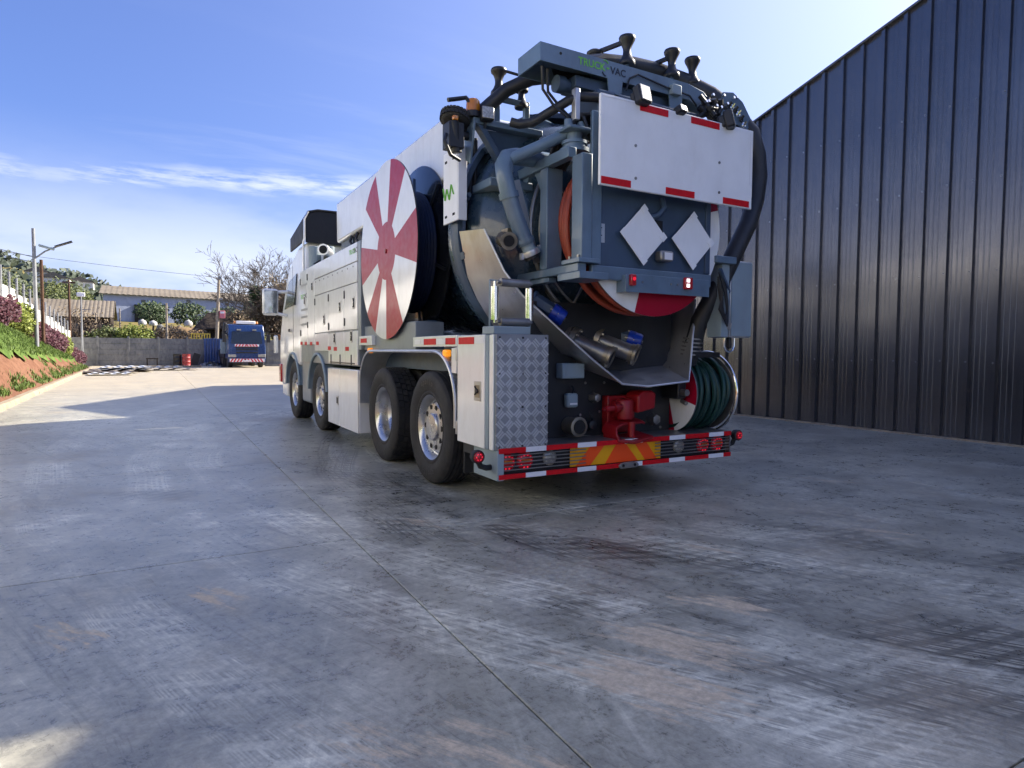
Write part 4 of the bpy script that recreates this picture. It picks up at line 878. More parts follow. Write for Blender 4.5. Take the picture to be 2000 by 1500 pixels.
# roof air deflector: a shell, a near-black rear panel standing for its dark inside
q = MB(); pf = [(-1.17, 3.03), (-1.17, 3.40), (-1.10, 3.52), (-.95, 3.56), (.95, 3.56), (1.10, 3.52), (1.17, 3.40), (1.17, 3.03)]
A = [(x, 6.98, z) for x, z in pf]; Bq = [(x*.97, 8.3, 3.03+(z-3.03)*.62) for x, z in pf]; q.sheet(A, Bq, .03); part(q, 'air_deflector', DEFLB, bevel=.005)
q = MB(); q.prism([(x*.98, z-.01) for x, z in pf], 'y', 7.0, 7.03); part(q, 'deflector_back', DEFLB, fix=True)
q = MB(); q.tube([(-1.19, 6.99, 2.5), (-1.19, 6.99, 3.02), (-1.175, 6.975, 3.08), (-1.175, 6.975, 3.40), (-1.11, 6.975, 3.53)], .018, 8); part(q, 'deflector_stay', ALU)
q = MB(); q.cyl((-1.05, 6.78, 2.4), (-1.05, 6.78, 2.92), .10, 18); q.cyl((-.8, 6.8, 2.4), (-.8, 6.8, 2.95), .08, 14); part(q, 'air_filter', GREYL, bevel=.01)
q = MB(); q.tube([(-.80, 6.75, 2.74), (-.88, 6.6, 2.82), (-.99, 6.42, 2.83)], [.085, .085, .08], 18); q.cyl((-.965, 6.455, 2.832), (-1.0, 6.40, 2.832), .092, 18); ex = part(q, 'suction_stub', ALU)
q = MB(); q.cyl((-.99, 6.416, 2.832), (-1.003, 6.397, 2.832), .066, 18); part(q, 'pipe_bore', GAP, ex)
q = MB(); q.tube([(-1.08, 6.7, 2.62), (-1.0, 6.66, 2.68), (-.95, 6.68, 2.6), (-1.02, 6.68, 2.56), (-1.0, 6.7, 2.4)], .02, 8); q.cyl((-.9, 6.6, 2.5), (-.9, 6.6, 2.75), .05, 12); part(q, 'air_line', BLACK)
part(B(-1.05, -.5, 6.2, 6.9, 2.5, 2.56), 'deck_plate', SLATED)

# ---- tank and its white hood
q = MB(); q.lathe([(0, 6.1), (.6, 6.05), (.82, 5.9), (.86, 5.75), (.86, 1.30), (1.08, 1.22), (1.08, 1.0), (1.02, .98)], (0, 0, 2.27), (0, 1, 0), 64); tank = part(q, 'tank', TANKM)
q = MB(); q.lathe([(1.085, 1.06), (1.13, 1.05), (1.14, 1.0), (1.14, .93), (1.13, .90), (1.085, .90), (1.085, 1.06)], (0, 0, 2.27), (0, 1, 0), 72); part(q, 'door_ring', SLATED, tank)
q = MB(); q.lathe([(1.03, .92), (1.02, .86), (.94, .74), (.78, .62), (.55, .53), (.28, .49), (0, .48)], (0, 0, 2.27), (0, 1, 0), 64); part(q, 'tank_door', TANKM)
for i in range(14):
    a = 2*pi*(i+.5)/14; c = Vector((1.10*cos(a), .9, 2.27+1.10*sin(a))); q = MB(); q.obox(c+Vector((0, -.02, 0)), (.06, .09, .06), Matrix.Rotation(-a, 3, 'Y')); q.cyl(c+Vector((0, -.05, 0)), c+Vector((0, -.11, 0)), .02, 10); part(q, 'door_clamp', SLATED, tank)
q = MB(); q.prism([(1.55, 2.885), (6.0, 2.885), (6.0, 3.5), (1.55, 3.5)], 'x', -.885, .885); hood = part(q, 'tank_hood', WHITE, bevel=.035, fix=True)
part(B(-.82, .82, 5.3, 5.96, 2.62, 2.88), 'hood_filler', SLATED); part(B(-.80, .80, 2.0, 5.9, 2.5, 2.88), 'hood_filler', BLACK)  # black block puts the dark gap below the hood into colour
q = MB()
for y in (4.6, 4.9, 5.2): q.tube([(-.86, y, 2.87), (-.9, y-.05, 2.78), (-.86, y-.1, 2.7)], .02, 7)
part(q, 'hose_line', BLACK)

# ---- big hose reel on the left side
RY, RZ = 2.47, 2.26
reel = MB(); reel.lathe([(0, 0), (.56, 0), (.56, .30), (0, .30)], (-1.225, RY, RZ), (1, 0, 0), 48); reel = part(reel, 'side_hose_reel', BLACK)
q = MB(); n = 96; rim = .925; hub = .30; th = .014; xo = -1.243
hs = 6
def sector_disc(cx, cu, cv, rim, hubr, reds, n, axis, th, sgn, hubred=True):
    """flat painted disc split in wedges; axis 'x': plane (y, z); axis 'y': plane (x, z). face at cx, backed by th*sgn"""
    q = MB()
    def P(r, a, d): u = cu+r*cos(a); v = cv+r*sin(a); return (cx+d, u, v) if axis == 'x' else (u, cx+d, v)
    isred = lambda a: any((a-lo) % 360 < (hi-lo) % 360 for lo, hi in reds)
    for i in range(n):
        a0, a1 = 2*pi*i/n, 2*pi*(i+1)/n; m = 1 if isred(math.degrees((a0+a1)/2)) else 0
        f = [P(hubr, a0, 0), P(rim, a0, 0), P(rim, a1, 0), P(hubr, a1, 0)]; b = [P(hubr, a0, th*sgn), P(rim, a0, th*sgn), P(rim, a1, th*sgn), P(hubr, a1, th*sgn)]
        q.add(f, [(0, 1, 2, 3)], m); q.add(b, [(3, 2, 1, 0)], 2); q.add([f[1], b[1], b[2], f[2]], [(0, 1, 2, 3)], 2)
    q.add([P(hubr, 2*pi*i/n, 0) for i in range(n)], [tuple(range(n))], 1 if hubred else 0)
    return q
reds = [(-13.5, 17), (50, 80), (112, 141), (169, 197), (221, 245), (271, 303)]
reds = [((180-b) % 360, (180-a) % 360) for a, b in reds]     # mirrored: seen from -x, right is -y
q = sector_disc(xo, RY, RZ, rim, hub, reds, 180, 'x', th, 1); part(q, 'flange', [WHITE, REDP, BLACK], reel, smooth=0)
q = MB(); q.cyl((xo-.012, RY, RZ), (xo+.002, RY, RZ), .024, 12); part(q, 'hub_bolt', REDT, reel)
q = MB(); q.lathe([(.3, 0), (.895, 0), (.905, .006), (.905, .018), (.895, .024), (.3, .024)], (-.905, RY, RZ), (1, 0, 0), 90); part(q, 'back_flange', BLACKG, reel)
q = MB(); pts = []
for i in range(9*40): a = 2*pi*i/40; pts.append((-1.205+.031*i/40, RY+.625*cos(a), RZ+.625*sin(a)))
q.tube(pts, .0165, 7); part(q, 'hose', BLUEDK, reel)
q = MB()
for k in range(5): q.tube([(-1.19+.058*k, RY+.60*cos(2*pi*i/48), RZ+.60*sin(2*pi*i/48)) for i in range(48)], .03, 8, closed=True)
part(q, 'hose', BLUEDK, reel)
for k in range(6):
    a = 2*pi*k/6+.3; q = MB(); q.bar((-.93, RY+.55*cos(a), RZ+.55*sin(a)), (-.93, RY+.88*cos(a), RZ+.88*sin(a)), .03, .02, up=(1, 0, 0)); part(q, 'spoke', BLACK, reel)
part(B(-1.0, -.9, 1.9, 3.0, 1.45, 1.52), 'reel_foot', SLATED)

# ---- rear left locker, rail, mudflap
lk = part(B(-1.225, -.78, .03, .655, .485, 1.335), 'rear_locker', GREYL, bevel=.006)
dr = part(B(-1.243, -1.2265, .165, .65, .482, 1.338), 'locker_door', WHITE, lk, .005); part(B(-1.24, -1.2263, .105, .158, .484, 1.336), 'corner_trim', GREYL, lk, .004); part(B(-1.236, -1.2263, .035, .10, .484, 1.336), 'corner_trim', WHITE, lk, .004)
lt = part(B(-1.2475, -1.2435, .215, .335, .835, .985), 'latch', STAIN, dr, .003); part(B(-1.2497, -1.2477, .235, .315, .86, .955), 'latch_recess', BRASS, dr)
q = MB(); q.cyl((-1.249, .27, .91), (-1.262, .27, .91), .017, 12); q.bar((-1.255, .27, .91), (-1.255, .305, .945), .008, .008); q.bar((-1.255, .27, .91), (-1.255, .305, .88), .008, .008); part(q, 'handle', BLACK, dr)
for z in (1.19, .59): part(B(-1.25, -1.2, .645, .675, z-.055, z+.055), 'hinge', STAIN, lk, .004)
ALUD = pm('tread_plate_base', (.34, .35, .37), .45, .7, var=.15, dirt=.2)
pl = part(B(-1.222, -.775, .014, .0285, .488, 1.34), 'tread_plate', ALUD, lk, .002)
def fr2(i, j): return Vector((-1.186+.0745*i, .0125, .527+.0745*j)), Vector((1, 0, 0)), Vector((0, 0, 1)), Vector((0, -1, 0))
lozenges(fr2, 6, 11, .0745, pl, ALU)
for x in (-1.195, -1.0, -.80):
    for z in (.51, .80, 1.05, 1.315): q = MB(); q.cyl((x, .0135, z), (x, .009, z), .008, 8); part(q, 'rivet', BLACK, pl)
rl = part(B(-1.243, -1.05, .665, 1.67, 1.25, 1.345), 'side_rail', WHITE, bevel=.005)
part(B(-1.2475, -1.2435, .69, .885, 1.268, 1.322), 'reflector', REDR, rl); part(B(-1.2475, -1.2435, 1.10, 1.38, 1.268, 1.322), 'reflector', REDR, rl); part(B(-1.2475, -1.2435, .34, .62, 1.268, 1.322), 'reflector', REDR, lk)
for a, b2 in ((.90, 1.09), (1.40, 1.62)): part(B(-1.2465, -1.2435, a, b2, 1.272, 1.318), 'reflector', WHITER, rl)
part(B(-1.2465, -1.2435, .17, .32, 1.272, 1.318), 'reflector', WHITER, lk)
for y, z in ((.93, 1.195), (3.14, 1.215)): q = MB(); q.obox((-1.215, y, z), (.05, .09, .06)); o = part(q, 'side_marker_lamp', AMBERL, bevel=.012)
part(B(-1.24, -1.2, .68, .78, 1.03, 1.24), 'hinge_bracket', WHITE, bevel=.006)
part(B(-1.2, -.86, .60, .62, .22, .482), 'mudflap', RUBBER); part(B(-1.21, -1.05, .05, .60, .40, .48), 'mudflap_bracket', BLACK)
part(B(.86, 1.2, .60, .62, .22, .7), 'mudflap', RUBBER)

# ---- bumper
BW = 1.205
bp = part(B(-BW, BW, .055, .075, .288, .482), 'bumper', BLACK, bevel=.003)
part(B(-BW-.002, BW+.002, .004, .33, .484, .50), 'step_plate', STEELD, bp, .003); part(B(-BW-.002, BW+.002, .004, .12, .270, .285), 'bottom_plate', STEELD, bp, .003)
for s in (-1, 1): part(B(s*(BW-.008)-.007, s*(BW-.008)+.007, .004, .06, .287, .482), 'end_plate', STEELD, bp)
part(B(-1.215, -1.16, .0, .4, .26, .4835), 'end_bracket', GREYL, bp, .005)
segs = [(-BW, -.976, 0), (-.976, -.795, 1), (-.795, -.505, 0), (-.505, -.321, 1), (-.321, -.035, 0), (-.035, .156, 1), (.156, .453, 0), (.453, .637, 1), (.637, .923, 0), (.923, 1.11, 1), (1.11, BW, 0)]
for z0, z1 in ((.462, .5), (.270, .306)):
    for a, b2, wq in segs: part(B(a+.001, b2-.001, -.003, .003, z0, z1), 'reflective_tape', WHITER if wq else REDR, bp)
for z in (.335, .362, .39, .418, .444):
    for a, b2 in ((-BW+.02, -.42), (.30, BW-.02)):
        q = MB(); q.cyl((a, .006, z), (b2, .006, z), .0045, 6); part(q, 'guard_rod', STEELD, bp)
def lamp(x, z, r, mat, led=None, nm='tail_lamp'):
    q = MB(); q.lathe([(r+.008, .03), (r+.008, -.005), (r, -.012), (r*.6, -.018), (0, -.02)], (x, .045, z), (0, 1, 0), 24); o = part(q, nm, mat, bp)
    if led:
        q = MB()
        for i in range(10): a = 2*pi*i/10; q.cyl((x+r*.78*cos(a), .036, z+r*.78*sin(a)), (x+r*.78*cos(a), .028, z+r*.78*sin(a)), .008, 8)
        part(q, 'led', led, o)
        part(B(x-r*.62, x+r*.62, .024, .030, z-.008, z+.012), 'reflector', AMBER, o)
for x in (-1.115, -.957, .897, 1.075): lamp(x, .388, .062, REDL, REDLIT)
for x in (-.735, .607): lamp(x, .395, .052, LAMPG, None, 'reversing_lamp')
for x in (-.86, -.82): q = MB(); q.cyl((x, .056, .405), (x, .048, .405), .012, 10); part(q, 'screw', BLACK, bp)
cp = part(B(-.553, .383, .030, .036, .308, .46), 'chevron_plate', YELLOWR, bp)
def chev(pts): q = MB(); q.prism(pts, 'y', .0265, .0295); part(q, 'chevron', ORANGER, cp, fix=True)
z0, z1 = .309, .459
chev([(-.50, z0), (-.36, z0), (-.22, z1), (-.36, z1)]); chev([(-.19, z0), (-.02, z0), (.0, .40), (.03, .40), (.10, z0), (.19, z0), (.05, z1), (-.06, z1)] if False else [(-.21, z0), (.13, z0), (.0, z1), (-.10, z1)]); chev([(.21, z0), (.34, z0), (.22, z1), (.09, z1)])
q = MB(); q.prism([(-.085, .262), (.085, .262), (.105, .285), (.085, .305), (.04, .312), (-.04, .312), (-.085, .305), (-.105, .285)], 'y', -.02, -.006); te = part(q, 'tow_eye', STEELD, bp, .003, fix=True)
for x in (-.06, .06): q = MB(); q.cyl((x, -.0195, .286), (x, -.0225, .286), .013, 12); part(q, 'eye_hole', GAP, te)
for s, x in ((-1, -1.36), (1, 1.33)):
    q = MB(); q.tube([(s*1.15, .12, .35), (s*1.26, .1, .35), (s*1.315, .08, .37), (x, .06, .445)], .022, 9); st = part(q, 'marker_stalk', RUBBER); zz = .45
    q = MB(); q.lathe([(0, .03), (.045, .025), (.05, .0), (.05, -.03), (.042, -.035)], (x, .05, zz), (0, 1, 0), 22); part(q, 'marker_body', RUBBER, st)
    q = MB(); q.lathe([(.04, -.03), (.036, -.042), (0, -.05)], (x, .05, zz), (0, 1, 0), 20); ml = part(q, 'marker_lens', REDL, st)
    for k in range(6): a = 2*pi*k/6; q = MB(); q.cyl((x+.02*cos(a), .015, zz+.02*sin(a)), (x+.02*cos(a), .004, zz+.02*sin(a)), .0075, 8); part(q, 'led', REDLIT, st)

# ---- black rear panel and fittings
rp = part(B(-.775, .76, .335, .36, .50, 1.62), 'rear_panel', BLACK); part(B(-.775, .95, .36, 1.3, .5, 1.15), 'rear_frame', BLACK)
def rbox(x, z, w, h, d, mat, nm, bev=.008): return part(B(x-w/2, x+w/2, .335-d, .334, z-h/2, z+h/2), nm, mat, bevel=bev)
jb = rbox(-.385, 1.057, .22, .125, .10, GREYL, 'junction_box'); part(B(-.465, -.305, .2315, .2345, 1.008, 1.104), 'box_lid', GREYL, jb, .002)
rbox(-.365, .81, .11, .12, .07, GREYL, 'socket', .02); part(B(-.40, -.33, .259, .2635, .775, .79), 'socket_flap', WHITER)
q = MB(); q.cyl((-.37, .33, .60), (-.37, .19, .60), .07, 24); q.lathe([(.072, 0), (.082, -.01), (.082, -.04), (.06, -.045), (.055, .05)], (-.37, .21, .60), (0, 1, 0), 24); o = part(q, 'outlet_pipe', BRASS); q = MB(); q.cyl((-.37, .17, .60), (-.37, .163, .60), .054, 20); part(q, 'pipe_bore', GAP, o)
for x, z, r, mt in ((-.12, .826, .035, STEELD), (-.165, .595, .04, BLACK), (.54, .61, .045, STEELD)):
    q = MB(); q.lathe([(r*1.3, .02), (r*1.3, 0), (r, -.02), (r, -.06), (r*.6, -.065), (0, -.066)], (x, .315, z), (0, 1, 0), 6 if mt == STEELD else 16); part(q, 'plug', mt)
for x, z in ((-.62, .95), (-.62, .75), (-.2, .95), (-.05, .70), (.0, .95), (.62, .95), (-.25, .68), (.65, .53), (-.2, .53)): q = MB(); q.cyl((x, .335, z), (x, .325, z), .012, 6); part(q, 'bolt_head', STEELD, rp)
q = MB(); q.tube([(-.36, .3, .93), (-.36, .27, .9), (-.36, .29, .87)], .009, 6); q.tube([(-.17, .3, .7), (-.165, .26, .66), (-.165, .28, .63)], .008, 6); part(q, 'cable_loop', BLACK)
# tow coupling
cpl = MB(); cpl.box(.02, .16, .16, .33, .66, .80); cpl.lathe([(0, -.02), (.07, -.02), (.075, 0), (.075, .14), (.06, .16), (0, .16)], (.09, .16, .66), (0, 0, 1), 20); cpl = part(cpl, 'tow_coupling', REDT, bevel=.012)
q = MB(); up = [(-.10, .50), (-.115, .56), (-.09, .615), (.0, .64), (.24, .645), (.30, .63)]
q.sheet([(x, .20, z) for x, z in up], [(x, -.02+.03*i, z-.02) for i, (x, z) in enumerate(up)], .022); part(q, 'jaw', REDT, cpl, .006)
q = MB(); q.sheet([(-.10, .2, .52), (.02, .2, .505), (.26, .2, .535)], [(-.115, -.02, .505), (.02, -.06, .485), (.25, -.03, .515)], .025); part(q, 'jaw', REDT, cpl, .006)
q = MB(); q.cyl((.10, .08, .50), (.10, .08, .63), .032, 16); part(q, 'coupling_pin', REDT, cpl)
q = MB(); q.prism([(.17, .70), (.36, .73), (.37, .86), (.33, .885), (.22, .885), (.17, .84)], 'y', .08, .26); part(q, 'actuator_box', REDT, cpl, .015, fix=True)
q = MB(); q.cyl((-.14, .13, .74), (.03, .13, .755), .028, 12); q.cyl((-.05, .13, .748), (-.01, .13, .752), .045, 12); q.cyl((-.14, .13, .74), (-.16, .13, .745), .018, 8); part(q, 'lever', REDT, cpl)
part(B(-.02, .28, .25, .334, .52, .84), 'mount_plate', REDT, cpl, .01)

# ---- stainless discharge chute round the tank door
E_ = [(-1.108, .45, 2.174), (-.972, .36, 1.842), (-.86, .28, 1.66), (-.584, .10, 1.362), (-.33, .05, 1.15), (-.071, .0, .954), (.201, .0, .928), (.664, .0, .963), (.70, .02, 1.1), (.76, .05, 1.433), (.824, .1, 1.686)]
B_ = [(-1.138, .85, 2.215), (-1.06, .85, 1.84), (-.97, .85, 1.66), (-.80, .85, 1.42), (-.62, .80, 1.28), (-.35, .75, 1.20), (.15, .75, 1.17), (.68, .75, 1.23), (.80, .75, 1.34), (.93, .75, 1.55), (.97, .75, 1.78)]
q = MB(); q.sheet(E_, B_, .010); ch = part(q, 'discharge_chute', STAIN, smooth=22)
q = MB(); q.tube(E_, .009, 6); part(q, 'rolled_edge', ALU, ch)
# two outlet stubs with flanges and their actuators
def stub(p, d, L, r):
    p = Vector(p); d = Vector(d).normalized(); q = MB(); q.cyl(p, p+d*L, r, 26); o = part(q, 'outlet_stub', STEELD)
    q = MB(); q.cyl(p-d*.03, p+d*.02, r*1.65, 28); q.cyl(p-d*.07, p-d*.04, r*1.65, 28); q.cyl(p-d*.16, p-d*.07, r*1.15, 22)
    part(q, 'flange', BRASS, o)
    for i in range(8):
        a = 2*pi*i/8; u = d.orthogonal().normalized(); w_ = d.cross(u); c = p+(u*cos(a)+w_*sin(a))*r*1.4; q = MB(); q.cyl(c-d*.085, c+d*.04, .011, 6); part(q, 'flange_bolt', STEELD, o)
    q = MB(); q.lathe([(r, -.05), (r*1.12, -.05), (r*1.14, -.02), (r*1.28, -.015), (r*1.28, .012), (r*1.05, .016), (r*.86, .014), (r*.84, -.08)], p+d*L, d, 26); part(q, 'coupling_ring', BRASS, o); q = MB(); q.cyl(p+d*(L-.02), p+d*(L+.004), r*.84, 22); part(q, 'pipe_bore', GAP, o)
    q = MB()
    for s in (-1, 1): u = d.orthogonal().normalized()*s; q.obox(p+d*(L-.005)+u*r*1.32, (.03, .03, .03))
    part(q, 'cam_lug', BRASS, o)
stub((-.30, .36, 1.30), (.50, -.62, -.33), .34, .074); stub((-.01, .40, 1.31), (.52, -.62, -.30), .34, .074)
def actuator(p, d, L, r):
    p = Vector(p); d = Vector(d).normalized(); q = MB(); q.cyl(p, p+d*L, r*.92, 6); q.cyl(p-d*.02, p+d*.01, r*1.02, 20); o = part(q, 'valve_actuator', SLATED, bevel=.006); q = MB(); q.lathe([(r*1.05, 0), (r*1.05, .05), (r*.98, .055), (r*.98, .10), (r*.85, .12), (0, .122)], p+d*L, d, 28); part(q, 'end_cap', BLUEC, o)
    q = MB(); q.cyl(p+d*(L+.118), p+d*(L+.13), .014, 8); part(q, 'cap_screw', STEELD, o)
    q = MB()
    for i in range(4): a = pi/4+pi/2*i; u = d.orthogonal().normalized(); w_ = d.cross(u); c = p+(u*cos(a)+w_*sin(a))*r*.9; q.cyl(c+d*L*.9, c+d*(L+.06), .009, 6)
    part(q, 'tie_rod', STEELD, o)
actuator((-.68, .40, 1.64), (.66, -.42, -.50), .18, .072); actuator((.10, .50, 1.40), (.55, -.55, -.22), .24, .072)
q = MB(); q.tube([(-.55, .55, 2.0), (-.52, .5, 1.8), (-.48, .48, 1.68)], .010, 6); part(q, 'cable', BLACK); q = MB(); q.tube([(-.5, .5, 1.72), (-.45, .45, 1.62), (-.3, .42, 1.54), (-.1, .4, 1.5), (.1, .4, 1.47), (.3, .42, 1.46)], .012, 7); part(q, 'cable', BLACK)

# ---- roller hose guide on the locker
bs = part(B(-1.215, -.90, .07, .26, 1.340, 1.40), 'guide_base', GREYL, bevel=.006)
for x in (-1.165, -.865):
    q = MB(); q.lathe([(0, 0), (.012, 0), (.012, .02), (.031, .022), (.031, .27), (.012, .272), (.012, .31), (0, .31)], (x, .15, 1.425), (0, 0, 1), 20); part(q, 'guide_roller', CHROME)
for z in (1.725, 1.435):
    q = MB(); q.lathe([(0, 0), (.012, 0), (.012, .025), (.031, .027), (.031, .275), (.012, .277), (.012, .30), (0, .30)], (-1.165, .115, z), (1, 0, 0), 20); part(q, 'guide_roller', STEELD)
q = MB()
for x in (-1.19, -.84): q.bar((x, .185, 1.40), (x, .185, 1.74), .012, .012)
q.bar((-1.195, .185, 1.745), (-.835, .185, 1.745), .012, .012); part(q, 'guide_frame', GREYL, bs, .003)
# ---- swing frame at the tank door: arm, posts, cabinet
fr_ = part(MB().box(-.69, -.615, -.1, .74, 2.655, 2.735), 'swing_arm', SLATE, bevel=.006)
part(MB().box(-.69, -.615, -.24, .74, 1.80, 1.862), 'swing_arm', SLATE, bevel=.006)
part(MB().box(-.685, -.62, .66, .735, 1.864, 2.653), 'frame_post', SLATE, fr_, .006)
part(MB().box(-.685, -.54, .195, .30, 1.864, 2.653), 'frame_post', SLATE, fr_, .006)
part(MB().box(-.655, -.565, -.235, -.10, 1.864, 2.66), 'frame_post', SLATE, fr_, .006)
q = MB(); q.prism([(.655, 2.652), (.52, 2.652), (.655, 2.42)], 'x', -.66, -.648); q.prism([(.305, 2.652), (.42, 2.652), (.305, 2.45)], 'x', -.66, -.648); part(q, 'gusset', SLATE, fr_)
part(MB().box(-.675, -.60, .18, .74, 1.76, 1.798), 'frame_foot', SLATE, fr_, .004)
q = MB(); q.box(-.71, -.52, -.28, -.05, 1.863, 1.895); q.box(-.71, -.45, -.29, .0, 1.745, 1.797); part(q, 'hinge_plate', SLATE, fr_, .004)
for (x, y) in ((-.66, -.2), (-.60, -.12), (-.66, -.09)): q = MB(); q.cyl((x, y, 1.895), (x, y, 1.925), .014, 6); part(q, 'hinge_bolt', STEELD, fr_)
# head of the arm: slew bearing, clamp tower
q = MB(); q.lathe([(0, 0), (.115, 0), (.115, .03), (.09, .035), (.09, .06), (.10, .062), (.10, .085), (.06, .09), (.06, .15), (0, .15)], (-.53, .05, 2.74), (0, 0, 1), 28); hd = part(q, 'slew_head', SLATE)
part(MB().box(-.65, -.41, -.06, .16, 2.89, 2.915), 'head_plate', SLATE, hd, .006)
for x in (-.59, -.47): q = MB(); q.cyl((x, .05, 2.916), (x, .05, 2.985), .032, 14); part(q, 'head_boss', SLATE, hd)
part(MB().box(-.545, -.50, .02, .08, 2.99, 3.23), 'clamp_tower', STAIN, hd, .006)
q = MB(); q.cyl((-.95, .3, 2.70), (-.50, .06, 2.93), .045, 16); q.cyl((-.72, .18, 2.815), (-.45, .04, 2.955), .03, 14); q.cyl((-.97, .31, 2.69), (-.97, .31, 2.60), .04, 12); part(q, 'slew_cylinder', SLATE)
# cabinet with rear panel
cabn = part(MB().box(-.56, .655, -.21, -.195, 1.86, 2.98), 'cabinet_panel', SLATED, bevel=.003)
part(MB().box(-.56, .66, -.235, -.19, 1.755, 1.858), 'cabinet_beam', SLATE, cabn, .008); part(MB().box(-.56, -.47, -.225, -.19, 1.862, 2.98), 'cabinet_edge', SLATE, cabn, .006)
part(MB().box(.60, .655, -.225, -.19, 1.862, 2.98), 'cabinet_edge', SLATED, cabn, .006)
part(MB().box(-.545, -.43, -.2125, -.2105, 2.03, 2.17), 'data_sticker', PAPER, cabn)
for i in range(4): part(MB().box(-.535, -.535+.05+.03*(i % 2), -.2138, -.2128, 2.05+.028*i, 2.058+.028*i), 'print_line', DARKT, cabn)
part(MB().box(.04, .14, -.2125, -.2095, 2.13, 2.25), 'vent_slot', GAP, cabn)
q = MB(); q.tube([(.12, -.22, 2.42), (.12, -.25, 2.34), (.06, -.25, 2.28), (.0, -.22, 2.26)], .022, 10); part(q, 'elbow_pipe', SLATED, cabn)
q = MB(); q.obox((.12, -.26, 1.965), (.13, .08, .08)); nl = part(q, 'work_lamp', STEELD, cabn, .015); part(MB().box(.085, .165, -.303, -.3005, 1.935, 1.99), 'lamp_lens', WHITER, nl)
# lamp plate with its two tail lamps
lp = part(MB().box(-.27, .59, -.285, -.275, 1.668, 1.805), 'lamp_plate', SLATE, cabn, .003); part(MB().box(-.28, -.268, -.285, -.13, 1.67, 1.80), 'plate_flange', SLATE, cabn, .003)
tl = part(MB().box(-.255, -.205, -.32, -.286, 1.715, 1.80), 'tail_lamp', REDL, cabn, .008); q = MB(); q.cyl((-.23, -.321, 1.765), (-.23, -.326, 1.765), .014, 12); part(q, 'led', REDLIT, tl)
tl = part(MB().box(.295, .375, -.32, -.286, 1.715, 1.81), 'tail_lamp', REDL, cabn, .008)
for z in (1.745, 1.785): part(MB().box(.305, .335, -.324, -.3205, z-.014, z+.012), 'led', WLIT, tl)
for x in (-.12, .17, .24): q = MB(); q.cyl((x, -.286, 1.75), (x, -.29, 1.75), .008, 8); part(q, 'screw', STEELD, lp)
# placard diamonds
for cx in (-.088, .43):
    cz = 2.115; d = .226; q = MB(); q.prism([(cx-d, cz), (cx, cz-d), (cx+d, cz), (cx, cz+d)], 'y', -.255, -.247); dm = part(q, 'placard', WHITEM, cabn, .002, fix=True)
    for i, (ax, az) in enumerate(((1, 0), (-1, 0), (0, 1), (0, -1))):
        q = MB(); q.obox((cx+ax*(d-.03), -.2585, cz+az*(d-.03)), (.055, .004, .055), Matrix.Rotation(rad(45), 3, 'Y')); part(q, 'corner_clip', WHITEM, dm)
    q = MB(); q.cyl((cx, -.247, cz), (cx, -.21, cz), .03, 10); part(q, 'stand_off', SLATED, dm)
# ---- white rear board
bd = part(MB().box(-.60, .965, -.37, -.345, 2.405, 3.045), 'rear_board', WHITEM, bevel=.004)
for (x0, x1, z0, z1) in ((-.244, .03, 2.985, 3.035), (.266, .572, 2.985, 3.035), (-.59, -.32, 2.415, 2.465), (.02, .316, 2.415, 2.465), (.63, .93, 2.415, 2.465)): part(MB().box(x0, x1, -.3735, -.3705, z0, z1), 'reflective_tape', REDR, bd)
for (x0, x1, z0, z1) in ((.955, .962, 2.5, 3.04), (.93, .937, 2.6, 3.02), (-.58, -.30, 3.025, 3.03)): part(MB().box(x0, x1, -.3725, -.3705, z0, z1), 'edge_strip', WHITER, bd)
for (x, z) in ((-.28, 2.725), (.58, 2.73), (-.275, 2.49), (.583, 2.495)): q = MB(); q.cyl((x, -.370, z), (x, -.3755, z), .011, 12); part(q, 'rivet', STEELD, bd)
for x in (-.2, .5): part(MB().box(x-.03, x+.03, -.344, -.21, 2.5, 2.56), 'board_bracket', SLATED, bd)
def flood(x, y, z, w, h, tilt, rz, name='flood_lamp'):
    R = Matrix.Rotation(rad(rz), 3, 'Z') @ Matrix.Rotation(rad(tilt), 3, 'X'); q = MB(); q.obox((x, y, z), (w, .07, h), R); q.obox(Vector((x, y, z))+R @ Vector((0, .05, 0)), (w*.7, .06, h*.7), R); o = part(q, name, BLACK, bevel=.014)
    q = MB(); q.obox(Vector((x, y, z))+R @ Vector((0, -.038, 0)), (w*.88, .008, h*.86), R); part(q, 'lamp_glass', LAMPG, o, .006); q = MB(); q.bar((x, y+.04, z-h*.9), (x, y+.03, z), .03, .02); part(q, 'lamp_bracket', BLACK, o)
flood(-.235, -.38, 3.09, .12, .14, -14, 8); flood(.665, -.38, 3.075, .12, .14, -14, 40); flood(.15, -.37, 3.055, .09, .06, -20, 10)
# ---- orange hose reel behind the cabinet (axis y)
CX, CZ = .09, 2.225
r2 = MB(); r2.cyl((CX, -.17, CZ), (CX, .40, CZ), .46, 40); r2 = part(r2, 'rear_hose_reel', SLATED)
q = sector_disc(-.172, CX, CZ, .725, .1, [(255, 320), (15, 75), (135, 195)], 144, 'y', .012, 1, False)
part(q, 'flange', [WHITE, REDP, STEELD], r2, smooth=0, fix=False)
q = MB(); q.tube([(CX+.80*cos(2*pi*i/72), .40, CZ+.80*sin(2*pi*i/72)) for i in range(72)], .017, 8, closed=True); part(q, 'rim_ring', STEELD, r2)
q = MB(); q.tube([(CX+.70*cos(2*pi*i/72), .42, CZ+.70*sin(2*pi*i/72)) for i in range(72)], .012, 8, closed=True); part(q, 'rim_ring', STEELD, r2)
for k in range(8): a = 2*pi*(k+.3)/8; q = MB(); q.cyl((CX+.42*cos(a), .40, CZ+.42*sin(a)), (CX+.80*cos(a), .40, CZ+.80*sin(a)), .012, 8); part(q, 'spoke', STEELD, r2)
